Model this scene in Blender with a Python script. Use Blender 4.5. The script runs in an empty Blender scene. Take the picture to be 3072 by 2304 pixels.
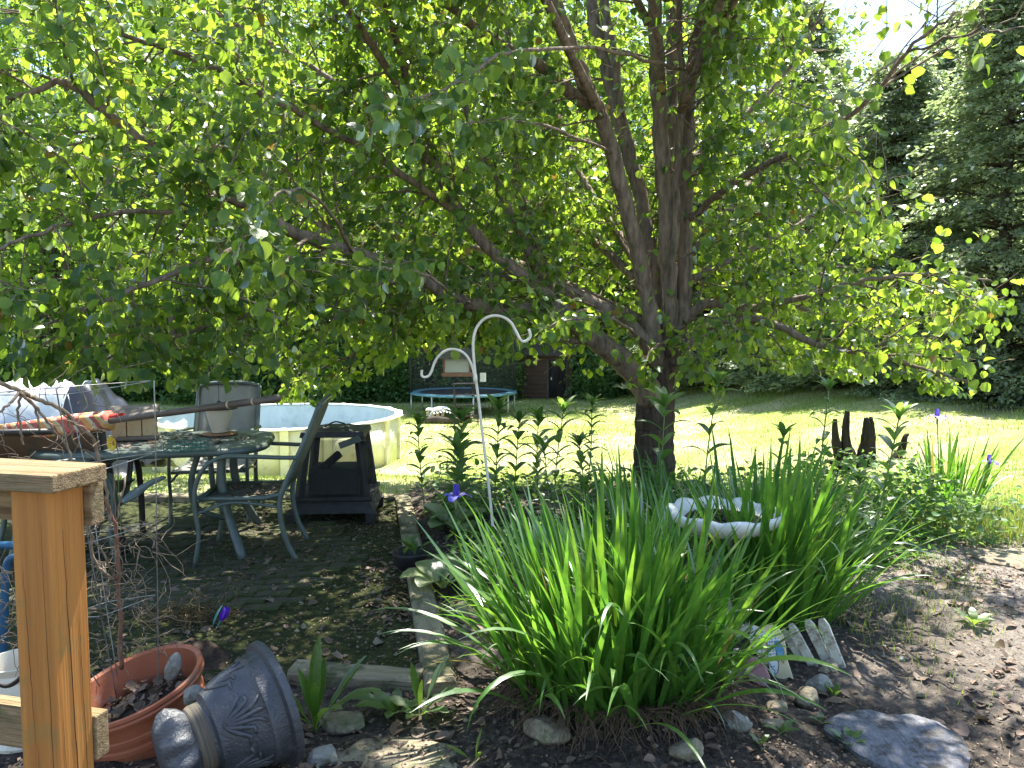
import bpy, math, random
import numpy as np
from mathutils import Vector, Matrix, Euler
random.seed(7); rng = np.random.default_rng(11)
sc = bpy.context.scene; col = sc.collection
PI = math.pi
# ------------------------------------------------------------------ camera, sky, sun, exposure
FPX = 2280.0; CAM = np.array((0, 0, 1.5)); PITCH = math.atan(162 / FPX)
cd = bpy.data.cameras.new('camera'); cam = bpy.data.objects.new('camera', cd); col.objects.link(cam)
cam.location = CAM; cam.rotation_euler = (PI / 2 - PITCH, 0, 0)
cd.sensor_width = 36; cd.lens = 36 * FPX / 3072; cd.clip_start = .05; cd.clip_end = 600
sc.camera = cam
SUN_EL = math.radians(67); SUN_AZ = math.radians(21)        # azimuth from +Y towards +X
w = bpy.data.worlds.new('World'); sc.world = w; w.use_nodes = True
nt = w.node_tree; bg = nt.nodes['Background']; sky = nt.nodes.new('ShaderNodeTexSky')
sky.sky_type = 'NISHITA'; sky.sun_disc = False; sky.sun_elevation = SUN_EL; sky.sun_rotation = SUN_AZ
sky.air_density = 1.0; sky.dust_density = .7; sky.ozone_density = 1
nt.links.new(sky.outputs[0], bg.inputs[0]); bg.inputs[1].default_value = .12
ld = bpy.data.lights.new('sun', 'SUN'); sun = bpy.data.objects.new('sun', ld); col.objects.link(sun)
ld.energy = 5.0; ld.angle = math.radians(.53); ld.color = (1, .95, .86)
sdir = Vector((math.sin(SUN_AZ) * math.cos(SUN_EL), math.cos(SUN_AZ) * math.cos(SUN_EL), math.sin(SUN_EL)))
sun.rotation_euler = sdir.to_track_quat('Z', 'Y').to_euler(); sun.location = sdir * 60
vs = sc.view_settings; vs.view_transform = 'Standard'; vs.look = 'None'; vs.exposure = 2.0; vs.gamma = 1
vs.use_curve_mapping = False
sc.cycles.max_bounces = 8; sc.cycles.transparent_max_bounces = 12; sc.cycles.transmission_bounces = 6
sc.cycles.diffuse_bounces = 4; sc.cycles.use_denoising = True

# ------------------------------------------------------------------ helpers
_F = np.array((0, math.cos(PITCH), -math.sin(PITCH))); _U = np.array((0, math.sin(PITCH), math.cos(PITCH))); _R = np.array((1., 0, 0))
def W(sx, sy, Y):
    d = _F + (sx - 1536) / FPX * _R + (1152 - sy) / FPX * _U
    return Vector(CAM + d * (Y / d[1]))
K = 3072 / 2212
def T(x, y, Y): return W(x * K, y * K, Y)
def sm(t):
    t = np.clip(t, 0, 1); return t * t * (3 - 2 * t)
def timber_x(Y): return -.36 - .187 * (Y - 3.4)
def gz(X, Y):
    X = np.asarray(X, float); Y = np.asarray(Y, float)
    z = -1.45 * sm((Y - 7.0) / 7.2) * (1 - .85 * sm((X - 3.0) / 8))
    z = z + .085 * np.exp(-(((X - .42) / .5) ** 2 + ((Y - 2.86) / .36) ** 2)) + .10 * np.exp(-(((X + .95) / .45) ** 2 + ((Y - 2.25) / .3) ** 2))
    bed = sm((X - timber_x(Y)) / .25) * sm((7.4 - Y) / .8) * sm((Y - 3.2) / .8) * sm((3.6 - X) / .8)
    z = z + .04 * bed
    near = sm((12 - Y) / 4)
    n = .012 * np.sin(X * 3.1 + 1.3 * np.sin(Y * 2.3)) + .008 * np.sin(Y * 5.7 + X * 4.4) + .006 * np.sin(X * 13 + 2 * np.sin(Y * 9)) * np.sin(Y * 11.3)
    return z + n * near + .05 * np.sin(X * .35) * np.sin(Y * .4 + 1) * sm((Y - 9) / 5)
def g1(x, y): return float(gz(x, y))
def G(sx, sy):
    d = _F + (sx - 1536) / FPX * _R + (1152 - sy) / FPX * _U
    t = 1.0
    while t < 80:
        p = CAM + d * t
        if p[2] < g1(p[0], p[1]): break
        t += .02
    return Vector((p[0], p[1], g1(p[0], p[1])))

def big_mesh(name, V, F, attrs=None, smooth=True):
    V = np.ascontiguousarray(V, dtype=np.float32); F = np.ascontiguousarray(F, dtype=np.int32)
    me = bpy.data.meshes.new(name); k = F.shape[1]
    me.vertices.add(len(V)); me.vertices.foreach_set('co', V.ravel())
    me.loops.add(F.size); me.loops.foreach_set('vertex_index', F.ravel())
    me.polygons.add(len(F)); me.polygons.foreach_set('loop_start', np.arange(0, F.size, k, dtype=np.int32))
    me.polygons.foreach_set('use_smooth', np.full(len(F), smooth))
    me.update(calc_edges=True)
    for n, a in (attrs or {}).items():
        if a.ndim == 1:
            me.attributes.new(n, 'FLOAT', 'POINT').data.foreach_set('value', a.astype(np.float32))
        else:
            me.attributes.new(n, 'FLOAT_COLOR', 'POINT').data.foreach_set('color', a.astype(np.float32).ravel())
    return me
def link(name, me, mat=None, parent=None, loc=None, rot=None, scale=None):
    o = bpy.data.objects.new(name, me); col.objects.link(o)
    if mat is not None and me is not None and not me.materials: me.materials.append(mat)
    if parent is not None: o.parent = parent
    if loc is not None: o.location = loc
    if rot is not None: o.rotation_euler = rot
    if scale is not None: o.scale = (scale,) * 3 if isinstance(scale, (int, float)) else scale
    return o
def tag(o, label=None, cat=None, group=None, kind=None):
    if label: o['label'] = label
    if cat: o['category'] = cat
    if group: o['group'] = group
    if kind: o['kind'] = kind
    return o
def thing(name, loc, label, cat, group=None, rz=0):
    o = link(name, None, loc=loc, rot=(0, 0, rz)); return tag(o, label, cat, group)
def copy_tree(o, parent=None):
    c = o.copy(); col.objects.link(c); c.parent = parent
    for ch in list(o.children): copy_tree(ch, c)
    return c

class MB:
    def __init__(s): s.v = []; s.f = []
    def add(s, V, F):
        b = len(s.v); s.v.extend([tuple(p) for p in V]); s.f.extend([tuple(i + b for i in f) for f in F]); return s
    def box(s, c, size, M=None, taper=1.0, jit=0):
        x, y, z = (k / 2 for k in size); V = []
        for sz in (-1, 1):
            t = taper if sz > 0 else 1
            for sx, sy in ((-1, -1), (1, -1), (1, 1), (-1, 1)):
                p = Vector((sx * x * t, sy * y * t, sz * z))
                if jit: p += Vector([random.uniform(-jit, jit) for _ in range(3)])
                V.append((M @ p if M else p) + Vector(c))
        return s.add(V, [(3, 2, 1, 0), (4, 5, 6, 7), (0, 1, 5, 4), (1, 2, 6, 5), (2, 3, 7, 6), (3, 0, 4, 7)])
    def beam(s, a, b, wd, ht, up=(0, 0, 1)):
        a = Vector(a); b = Vector(b); d = (b - a); L = d.length; d.normalize()
        sd = d.cross(Vector(up)).normalized(); u = sd.cross(d)
        return s.box((a + b) / 2, (L, wd, ht), Matrix((d, sd, u)).transposed())
    def tube(s, pts, r, seg=8, cap=True, flat=1.0):
        pts = [Vector(p) for p in pts]; n = len(pts)
        rs = r if isinstance(r, (list, tuple)) else [r] * n
        V = []; prev = None
        for i, p in enumerate(pts):
            t = (pts[min(i + 1, n - 1)] - pts[max(i - 1, 0)])
            if t.length < 1e-9: t = Vector((0, 0, 1))
            t.normalize()
            if prev is None:
                a = Vector((0, 0, 1)) if abs(t.z) < .9 else Vector((1, 0, 0)); u = t.cross(a).normalized()
            else:
                u = prev - t * prev.dot(t)
                u = u.normalized() if u.length > 1e-6 else t.orthogonal().normalized()
            prev = u; v = t.cross(u)
            for k in range(seg):
                an = 2 * PI * k / seg; V.append(p + (u * math.cos(an) + v * math.sin(an) * flat) * rs[i])
        F = [(i * seg + k, i * seg + (k + 1) % seg, (i + 1) * seg + (k + 1) % seg, (i + 1) * seg + k) for i in range(n - 1) for k in range(seg)]
        if cap: F += [tuple(range(seg))[::-1], tuple((n - 1) * seg + k for k in range(seg))]
        return s.add(V, F)
    def lathe(s, prof, seg=32, M=None, lobes=0, lobe_amp=0, lobe_fn=None, cap=True):
        V = []
        for (r, z) in prof:
            for k in range(seg):
                an = 2 * PI * k / seg
                a = lobe_fn(z) if lobe_fn else lobe_amp
                rr = r * (1 + a * math.cos(lobes * an)) if lobes else r
                p = Vector((rr * math.cos(an), rr * math.sin(an), z)); V.append(M @ p if M else p)
        n = len(prof)
        F = [(i * seg + k, i * seg + (k + 1) % seg, (i + 1) * seg + (k + 1) % seg, (i + 1) * seg + k) for i in range(n - 1) for k in range(seg)]
        if cap: F.append(tuple(range(seg))[::-1])
        return s.add(V, F)
    def prism(s, poly, th, M=None, off=(0, 0, 0)):
        n = len(poly); V = []
        for y in (-th / 2, th / 2):
            for (x, z) in poly:
                p = Vector((x, y, z)) + Vector(off); V.append(M @ p if M else p)
        return s.add(V, [tuple(range(n)), tuple(range(n, 2 * n))[::-1]] + [(i, i + n, (i + 1) % n + n, (i + 1) % n) for i in range(n)])
    def mesh(s, name, smooth=True, fix=True):
        me = bpy.data.meshes.new(name); me.from_pydata([tuple(v) for v in s.v], [], s.f); me.update()
        if fix:
            import bmesh
            bm = bmesh.new(); bm.from_mesh(me); bmesh.ops.recalc_face_normals(bm, faces=bm.faces); bm.to_mesh(me); bm.free()
        if smooth: me.polygons.foreach_set('use_smooth', [True] * len(me.polygons))
        return me
    def build(s, name, mat, parent=None, smooth=False, bevel=0, angle=None, **k):
        me = s.mesh(name, smooth or angle is not None)
        o = link(name, me, mat, parent, **k)
        if angle is not None:
            me.set_sharp_from_angle(angle=math.radians(angle))
        if bevel:
            m = o.modifiers.new('bevel', 'BEVEL'); m.width = bevel; m.segments = 2; m.limit_method = 'ANGLE'
        return o
def spline(pts, n=6):
    P = [np.array(p, float) for p in pts]; P = [2 * P[0] - P[1]] + P + [2 * P[-1] - P[-2]]; out = []
    for i in range(1, len(P) - 2):
        for k in range(n):
            t = k / n; a, b, c, d = P[i - 1:i + 3]
            out.append(.5 * (2 * b + (c - a) * t + (2 * a - 5 * b + 4 * c - d) * t * t + (3 * b - a - 3 * c + d) * t ** 3))
    out.append(P[-2]); return out
def sp3(pts, n=6): return [Vector(p) for p in spline(pts, n)]

# ------------------------------------------------------------------ materials
def new_mat(name):
    m = bpy.data.materials.new(name); m.use_nodes = True
    return m, m.node_tree, m.node_tree.nodes['Principled BSDF']
def mat(name, c1, c2=None, rough=.7, scale=8, bump=.25, bscale=60, spec=.3, stretch=(1, 1, 1), metal=0, c3=None, c3amt=.5, c3scale=3):
    m, nt, b = new_mat(name); N = nt.nodes.new; L = nt.links.new
    c2 = c2 or tuple(min(1, k * 1.5) for k in c1)
    tc = N('ShaderNodeTexCoord'); mp = N('ShaderNodeMapping'); mp.inputs['Scale'].default_value = stretch; L(tc.outputs['Object'], mp.inputs[0])
    n1 = N('ShaderNodeTexNoise'); n1.inputs['Scale'].default_value = scale; n1.inputs['Detail'].default_value = 8; n1.inputs['Roughness'].default_value = .65; L(mp.outputs[0], n1.inputs[0])
    cr = N('ShaderNodeValToRGB'); cr.color_ramp.elements[0].position = .3; cr.color_ramp.elements[1].position = .7
    cr.color_ramp.elements[0].color = (*c1, 1); cr.color_ramp.elements[1].color = (*c2, 1); L(n1.outputs[0], cr.inputs[0])
    out = cr.outputs[0]
    if c3:
        n3 = N('ShaderNodeTexNoise'); n3.inputs['Scale'].default_value = c3scale; n3.inputs['Detail'].default_value = 10; n3.inputs['Roughness'].default_value = .7; L(tc.outputs['Object'], n3.inputs[0])
        mr = N('ShaderNodeMapRange'); mr.inputs[1].default_value = 1 - c3amt - .06; mr.inputs[2].default_value = 1 - c3amt + .06; L(n3.outputs[0], mr.inputs[0])
        mx = N('ShaderNodeMix'); mx.data_type = 'RGBA'; L(mr.outputs[0], mx.inputs[0]); L(out, mx.inputs[6]); mx.inputs[7].default_value = (*c3, 1); out = mx.outputs[2]
    L(out, b.inputs['Base Color'])
    b.inputs['Roughness'].default_value = rough; b.inputs['Specular IOR Level'].default_value = spec; b.inputs['Metallic'].default_value = metal
    if bump:
        n2 = N('ShaderNodeTexNoise'); n2.inputs['Scale'].default_value = bscale; n2.inputs['Detail'].default_value = 6; L(mp.outputs[0], n2.inputs[0])
        bp = N('ShaderNodeBump'); bp.inputs['Strength'].default_value = bump; bp.inputs['Distance'].default_value = .01; L(n2.outputs[0], bp.inputs['Height']); L(bp.outputs[0], b.inputs['Normal'])
    return m
def leafmat(name, dif, tra, fac=.5, gloss=.12, rough=.35, var=.35, dry=None, dryamt=.04):
    m, nt, b = new_mat(name); N = nt.nodes.new; L = nt.links.new; nt.nodes.remove(b)
    at = N('ShaderNodeAttribute'); at.attribute_name = 'rnd'
    oi = N('ShaderNodeObjectInfo'); ad = N('ShaderNodeMath'); ad.operation = 'ADD'; L(at.outputs['Fac'], ad.inputs[0]); L(oi.outputs['Random'], ad.inputs[1])
    fr = N('ShaderNodeMath'); fr.operation = 'FRACT'; L(ad.outputs[0], fr.inputs[0])
    tc = N('ShaderNodeTexCoord'); nz = N('ShaderNodeTexNoise'); nz.inputs['Scale'].default_value = 30; nz.inputs['Detail'].default_value = 3; L(tc.outputs['Object'], nz.inputs[0])
    mr = N('ShaderNodeMapRange'); mr.inputs[3].default_value = 1 - var; mr.inputs[4].default_value = 1 + var; L(fr.outputs[0], mr.inputs[0])
    m2 = N('ShaderNodeMapRange'); m2.inputs[1].default_value = .3; m2.inputs[2].default_value = .7; m2.inputs[3].default_value = .82; m2.inputs[4].default_value = 1.18; L(nz.outputs[0], m2.inputs[0])
    mu = N('ShaderNodeMath'); mu.operation = 'MULTIPLY'; L(mr.outputs[0], mu.inputs[0]); L(m2.outputs[0], mu.inputs[1])
    hs = []
    for c in (dif, tra):
        h = N('ShaderNodeHueSaturation'); h.inputs['Color'].default_value = (*c, 1); L(mu.outputs[0], h.inputs['Value'])
        hr = N('ShaderNodeMapRange'); hr.inputs[3].default_value = .515; hr.inputs[4].default_value = .48; L(fr.outputs[0], hr.inputs[0]); L(hr.outputs[0], h.inputs['Hue']); o = h.outputs[0]
        if dry:
            gt = N('ShaderNodeMath'); gt.operation = 'GREATER_THAN'; gt.inputs[1].default_value = 1 - dryamt; L(fr.outputs[0], gt.inputs[0])
            mx = N('ShaderNodeMix'); mx.data_type = 'RGBA'; L(gt.outputs[0], mx.inputs[0]); L(o, mx.inputs[6]); mx.inputs[7].default_value = (*dry, 1); o = mx.outputs[2]
        hs.append(o)
    d = N('ShaderNodeBsdfDiffuse'); t = N('ShaderNodeBsdfTranslucent'); g = N('ShaderNodeBsdfGlossy')
    L(hs[0], d.inputs[0]); L(hs[1], t.inputs[0]); g.inputs['Roughness'].default_value = rough; g.inputs[0].default_value = (1, 1, 1, 1)
    m1 = N('ShaderNodeMixShader'); m1.inputs[0].default_value = fac; L(d.outputs[0], m1.inputs[1]); L(t.outputs[0], m1.inputs[2])
    fz = N('ShaderNodeFresnel'); fz.inputs[0].default_value = 1.45
    fm = N('ShaderNodeMath'); fm.operation = 'MULTIPLY'; fm.inputs[1].default_value = gloss * 8; L(fz.outputs[0], fm.inputs[0])
    mn = N('ShaderNodeMath'); mn.operation = 'MINIMUM'; mn.inputs[1].default_value = min(.3, gloss * 3.2); L(fm.outputs[0], mn.inputs[0]); fm = mn
    mb = N('ShaderNodeMixShader'); L(fm.outputs[0], mb.inputs[0]); L(m1.outputs[0], mb.inputs[1]); L(g.outputs[0], mb.inputs[2])
    bp = N('ShaderNodeBump'); bp.inputs['Strength'].default_value = .25; bp.inputs['Distance'].default_value = .004; L(nz.outputs[0], bp.inputs['Height']); L(bp.outputs[0], g.inputs['Normal']); 
    L(mb.outputs[0], nt.nodes['Material Output'].inputs[0]); return m
M = {}
M['pear_leaf'] = leafmat('pear_leaf', (.045, .098, .028), (.32, .49, .04), .54, .05, .33, .42, dry=(.25, .17, .03), dryamt=.008)
M['wood_leaf'] = leafmat('wood_leaf', (.07, .14, .03), (.32, .5, .06), .5, .03, .45, .4)
M['bush_leaf'] = leafmat('bush_leaf', (.06, .13, .04), (.25, .42, .08), .5, .04, .4, .4)
M['cedar_leaf'] = leafmat('cedar_leaf', (.14, .19, .095), (.36, .47, .19), .5, .09, .42, .45)
M['iris_leaf'] = leafmat('iris_leaf', (.065, .165, .026), (.16, .36, .03), .46, .035, .42, .3, dry=(.3, .24, .06), dryamt=.015)
M['stalk_leaf'] = leafmat('stalk_leaf', (.065, .135, .038), (.25, .44, .07), .45, .035, .48, .3)
M['weed_leaf'] = leafmat('weed_leaf', (.06, .13, .024), (.28, .45, .05), .5, .025, .5, .25)
M['hosta_leaf'] = leafmat('hosta_leaf', (.2, .26, .09), (.3, .42, .1), .4, .05, .4, .3)
M['grass'] = leafmat('grass', (.2, .27, .05), (.33, .43, .07), .45, .02, .5, .3, dry=(.44, .39, .2), dryamt=.16)
M['dry_leaf'] = leafmat('dry_leaf', (.15, .112, .08), (.2, .14, .085), .2, .03, .5, .55)
M['thatch'] = leafmat('thatch', (.16, .11, .055), (.2, .14, .07), .2, .02, .5, .5)
M['old_leaf'] = leafmat('old_leaf', (.10, .072, .043), (.12, .085, .05), .2, .02, .5, .5)
M['petal'] = leafmat('petal', (.10, .07, .42), (.22, .16, .7), .45, .02, .5, .3)
M['petal_signal'] = leafmat('petal_signal', (.6, .52, .3), (.6, .5, .3), .4, .02, .5, .2)
M['sunflower'] = leafmat('sunflower', (.8, .55, .02), (.8, .6, .04), .3, .02, .5, .15)
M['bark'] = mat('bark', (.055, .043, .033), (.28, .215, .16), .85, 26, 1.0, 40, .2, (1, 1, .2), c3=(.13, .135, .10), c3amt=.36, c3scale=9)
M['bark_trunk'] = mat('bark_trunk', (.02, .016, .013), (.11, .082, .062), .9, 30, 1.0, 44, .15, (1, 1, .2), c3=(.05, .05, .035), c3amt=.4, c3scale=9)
M['bark_far'] = mat('bark_far', (.04, .032, .025), (.11, .09, .07), .9, 6, .4, 15, .15, (1, 1, .25))
M['post_wood'] = mat('post_wood', (.27, .10, .02), (.43, .185, .042), .62, 5, .5, 22, .3, (8, 8, .22), c3=(.22, .15, .045), c3amt=.4, c3scale=5)
M['rail_wood'] = mat('rail_wood', (.10, .062, .028), (.36, .255, .135), .7, 6, .9, 22, .25, (.4, 12, 12), c3=(.13, .12, .05), c3amt=.42, c3scale=5)
M['timber'] = mat('timber', (.14, .12, .075), (.33, .28, .19), .85, 7, .8, 30, .15, (3, .3, 3), c3=(.08, .085, .045), c3amt=.45, c3scale=6)
M['timber_cross'] = mat('timber_cross', (.14, .12, .075), (.33, .28, .19), .85, 7, .8, 30, .15, (.3, 3, 3), c3=(.08, .085, .045), c3amt=.4, c3scale=6)
M['frame_green'] = mat('frame_green', (.055, .075, .066), (.09, .115, .10), .42, 12, .1, 120, .5, c3=(.16, .15, .12), c3amt=.33, c3scale=14)
M['sling'] = mat('sling', (.12, .125, .09), (.19, .19, .14), .8, 5, .5, 260, .2, (1, 1, 1), c3=(.06, .055, .04), c3amt=.4, c3scale=7)
M['sling_pale'] = mat('sling_pale', (.2, .19, .155), (.31, .295, .25), .8, 5, .4, 240, .2, c3=(.13, .12, .08), c3amt=.38, c3scale=4)
M['brown_sling'] = mat('brown_sling', (.085, .05, .03), (.14, .085, .052), .75, 6, .3, 200, .25, c3=(.05, .035, .025), c3amt=.4)
M['dark_metal'] = mat('dark_metal', (.018, .016, .016), (.04, .035, .032), .5, 14, .3, 60, .5, c3=(.09, .05, .03), c3amt=.3, c3scale=9)
M['black_iron'] = mat('black_iron', (.012, .012, .013), (.03, .028, .027), .6, 14, .4, 70, .4, c3=(.06, .035, .02), c3amt=.33, c3scale=12)
M['wire'] = mat('wire', (.16, .165, .17), (.3, .3, .3), .4, 30, .1, 90, .5, metal=.6, c3=(.14, .09, .06), c3amt=.4, c3scale=20)
M['green_wire'] = mat('green_wire', (.03, .10, .085), (.05, .15, .12), .45, 20, 0)
M['cream_metal'] = mat('cream_metal', (.60, .55, .43), (.74, .70, .58), .5, 18, .15, 90, .4, c3=(.33, .18, .08), c3amt=.24, c3scale=16)
M['terracotta'] = mat('terracotta', (.26, .078, .036), (.36, .12, .06), .6, 5, .12, 90, .35, c3=(.30, .17, .12), c3amt=.36, c3scale=6)
M['black_urn'] = mat('black_urn', (.022, .025, .03), (.07, .075, .085), .42, 9, .5, 110, .5, c3=(.12, .115, .11), c3amt=.36, c3scale=11)
M['worn_band'] = mat('worn_band', (.04, .036, .03), (.20, .17, .12), .7, 8, .5, 60, .3, (.2, .2, 7))
M['cream_urn'] = mat('cream_urn', (.52, .47, .36), (.66, .61, .5), .7, 6, .15, 60, .3, c3=(.34, .29, .2), c3amt=.38, c3scale=9)
M['pool_wall'] = mat('pool_wall', (.68, .62, .38), (.78, .74, .52), .5, 4, .05, 60, .3, c3=(.5, .46, .28), c3amt=.4, c3scale=3)
M['pool_white'] = mat('pool_white', (.74, .74, .70), (.84, .84, .8), .4, 4, .05, 50, .4, c3=(.55, .52, .42), c3amt=.33, c3scale=5)
M['liner'] = mat('liner', (.6, .6, .58), (.76, .76, .74), .35, 2.2, .5, 5, .5, (1, 1, .35), c3=(.5, .52, .52), c3amt=.4, c3scale=1.5)
M['tarp_white'] = mat('tarp_white', (.5, .51, .54), (.66, .67, .7), .4, 3, .5, 9, .4)
M['tarp_black'] = mat('tarp_black', (.012, .014, .018), (.03, .032, .04), .2, 3, .6, 8, .5)
M['soil'] = mat('soil', (.02, .015, .012), (.055, .042, .032), .95, 18, .9, 50, .1)
M['cedar_feeder'] = mat('cedar_feeder', (.22, .11, .055), (.33, .18, .095), .7, 8, .3, 40, .2, (1, 1, 3))
M['feeder_roof'] = mat('feeder_roof', (.13, .11, .09), (.24, .21, .18), .8, 6, .5, 40, .2, (.4, 4, 4))
M['feeder_seed'] = mat('feeder_seed', (.48, .46, .25), (.62, .6, .38), .5, 9, .3, 80, .3)
M['beige_panel'] = mat('beige_panel', (.42, .34, .2), (.55, .46, .29), .7, 7, .3, 60, .2, c3=(.22, .15, .08), c3amt=.34, c3scale=12)
M['trampoline_pad'] = mat('trampoline_pad', (.05, .15, .19), (.12, .27, .32), .5, 4, .2, 20, .4, c3=(.4, .5, .52), c3amt=.36, c3scale=2.5)
M['galvanised'] = mat('galvanised', (.36, .37, .38), (.5, .5, .5), .4, 6, 0, metal=.5)
M['black_fabric'] = mat('black_fabric', (.012, .012, .014), (.025, .025, .028), .8, 5, .2)
M['white_plastic'] = mat('white_plastic', (.62, .62, .58), (.78, .78, .74), .5, 5, .05, c3=(.45, .43, .34), c3amt=.38, c3scale=5)
M['blue_plastic'] = mat('blue_plastic', (.02, .07, .13), (.03, .10, .18), .35, 6, .05)
M['paint_white'] = mat('paint_white', (.42, .40, .32), (.6, .58, .5), .7, 16, .5, 60, .3, (1, 1, .4), c3=(.2, .165, .11), c3amt=.46, c3scale=22)
M['paint_cream'] = mat('paint_cream', (.58, .5, .3), (.66, .58, .38), .55, 20, .15, 80, .3, c3=(.4, .34, .2), c3amt=.33, c3scale=20)
M['paint_blue'] = mat('paint_blue', (.09, .26, .48), (.13, .32, .55), .5, 20, .1, 80, .3)
M['paint_black'] = mat('paint_black', (.01, .01, .012), (.02, .02, .022), .5, 20, 0)
M['mauve_block'] = mat('mauve_block', (.27, .15, .155), (.33, .195, .2), .7, 12, .3, 90, .25, c3=(.2, .1, .1), c3amt=.36, c3scale=14)
M['stump_wood'] = mat('stump_wood', (.007, .006, .005), (.04, .032, .026), .9, 8, 1.0, 30, .1, (1, 1, .15))  # near-black: the stump's backlit shade is put into this colour
M['rock_grey'] = mat('rock_grey', (.13, .127, .115), (.33, .32, .29), .9, 14, 1.0, 55, .2, c3=(.12, .12, .08), c3amt=.42, c3scale=8)
M['rock_tan'] = mat('rock_tan', (.11, .092, .062), (.3, .255, .18), .9, 14, 1.0, 55, .2, c3=(.11, .115, .06), c3amt=.42, c3scale=10)
M['slate'] = mat('slate', (.085, .088, .10), (.2, .2, .215), .85, 16, 1.0, 40, .25, (2.5, 1, 1), c3=(.06, .055, .05), c3amt=.45, c3scale=14)
M['paver'] = mat('paver', (.06, .05, .04), (.13, .105, .085), .9, 12, .6, 60, .15, c3=(.04, .05, .018), c3amt=.55, c3scale=9)
M['shed_wood'] = mat('shed_wood', (.055, .033, .02), (.09, .058, .036), .85, 6, .4, 20, .15, (.3, 3, 3))
M['stem_green'] = mat('stem_green', (.10, .15, .045), (.17, .22, .07), .6, 20, .1)
M['stem_red'] = mat('stem_red', (.13, .06, .04), (.22, .12, .08), .75, 30, .3, 90)
M['dead_vine'] = mat('dead_vine', (.09, .065, .045), (.28, .22, .15), .85, 26, .3, 90, .15)
M['purple_plastic'] = mat('purple_plastic', (.10, .02, .42), (.17, .05, .55), .3, 20, 0, spec=.5)
M['teal_plastic'] = mat('teal_plastic', (.06, .22, .2), (.1, .3, .28), .35, 20, 0, spec=.5)
M['red_cloth'] = mat('red_cloth', (.4, .03, .03), (.5, .05, .04), .8, 9, .2)
M['brown_pole'] = mat('brown_pole', (.075, .055, .042), (.13, .10, .08), .5, 10, .1, 60, .4, c3=(.2, .17, .13), c3amt=.3, c3scale=9)
M['white_cable'] = mat('white_cable', (.6, .6, .6), (.75, .75, .75), .4, 6, 0)
def stripe_mat():
    m, nt, b = new_mat('striped_cloth'); N = nt.nodes.new; L = nt.links.new
    tc = N('ShaderNodeTexCoord'); sx = N('ShaderNodeSeparateXYZ'); L(tc.outputs['Object'], sx.inputs[0])
    a = N('ShaderNodeMath'); a.operation = 'MULTIPLY_ADD'; a.inputs[1].default_value = .9; L(sx.outputs['Z'], a.inputs[0]); L(sx.outputs['X'], a.inputs[2])
    mm = N('ShaderNodeMath'); mm.operation = 'MULTIPLY'; mm.inputs[1].default_value = 3.1; L(a.outputs[0], mm.inputs[0])
    f = N('ShaderNodeMath'); f.operation = 'FRACT'; L(mm.outputs[0], f.inputs[0])
    cr = N('ShaderNodeValToRGB'); cr.color_ramp.interpolation = 'CONSTANT'; e = cr.color_ramp.elements
    cols = [(0, (.42, .09, .06)), (.26, (.5, .38, .25)), (.36, (.42, .10, .07)), (.52, (.55, .26, .07)), (.66, (.5, .42, .3)), (.75, (.3, .08, .06)), (.86, (.52, .3, .1)), (.94, (.5, .4, .28))]
    e[0].position = 0; e[0].color = (*cols[0][1], 1); e[1].position = cols[1][0]; e[1].color = (*cols[1][1], 1)
    for p, c in cols[2:]:
        q = e.new(p); q.color = (*c, 1)
    L(f.outputs[0], cr.inputs[0]); L(cr.outputs[0], b.inputs['Base Color']); b.inputs['Roughness'].default_value = .85; return m
M['striped'] = stripe_mat()
def dots_mat():
    m, nt, b = new_mat('dotted_paint'); N = nt.nodes.new; L = nt.links.new
    tc = N('ShaderNodeTexCoord'); v = N('ShaderNodeTexVoronoi'); v.inputs['Scale'].default_value = 75; v.inputs['Randomness'].default_value = .35; L(tc.outputs['Object'], v.inputs[0])
    cr = N('ShaderNodeValToRGB'); cr.color_ramp.interpolation = 'LINEAR'; e = cr.color_ramp.elements
    e[0].position = .33; e[0].color = (.16, .25, .36, 1); e[1].position = .4; e[1].color = (.66, .7, .7, 1); L(v.outputs['Distance'], cr.inputs[0])
    L(cr.outputs[0], b.inputs['Base Color']); b.inputs['Roughness'].default_value = .6; return m
M['dots'] = dots_mat()
def glass_mat():
    m, nt, b = new_mat('feeder_glass'); b.inputs['Base Color'].default_value = (.8, .85, .75, 1); b.inputs['Roughness'].default_value = .12; b.inputs['Alpha'].default_value = .35; return m
M['glass'] = glass_mat()
def water_mat():
    m, nt, b = new_mat('pool_water'); b.inputs['Base Color'].default_value = (.06, .14, .12, 1); b.inputs['Roughness'].default_value = .05; return m
M['water'] = water_mat()
def net_mat(name, c, alpha, scale):
    m, nt, b = new_mat(name); N = nt.nodes.new; L = nt.links.new
    b.inputs['Base Color'].default_value = (*c, 1); b.inputs['Roughness'].default_value = .8; b.inputs['Alpha'].default_value = alpha; return m
M['net'] = net_mat('trampoline_net', (.015, .016, .018), .24, 40)
M['fire_mesh'] = net_mat('fire_screen_mesh', (.03, .028, .026), .42, 40)
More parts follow.
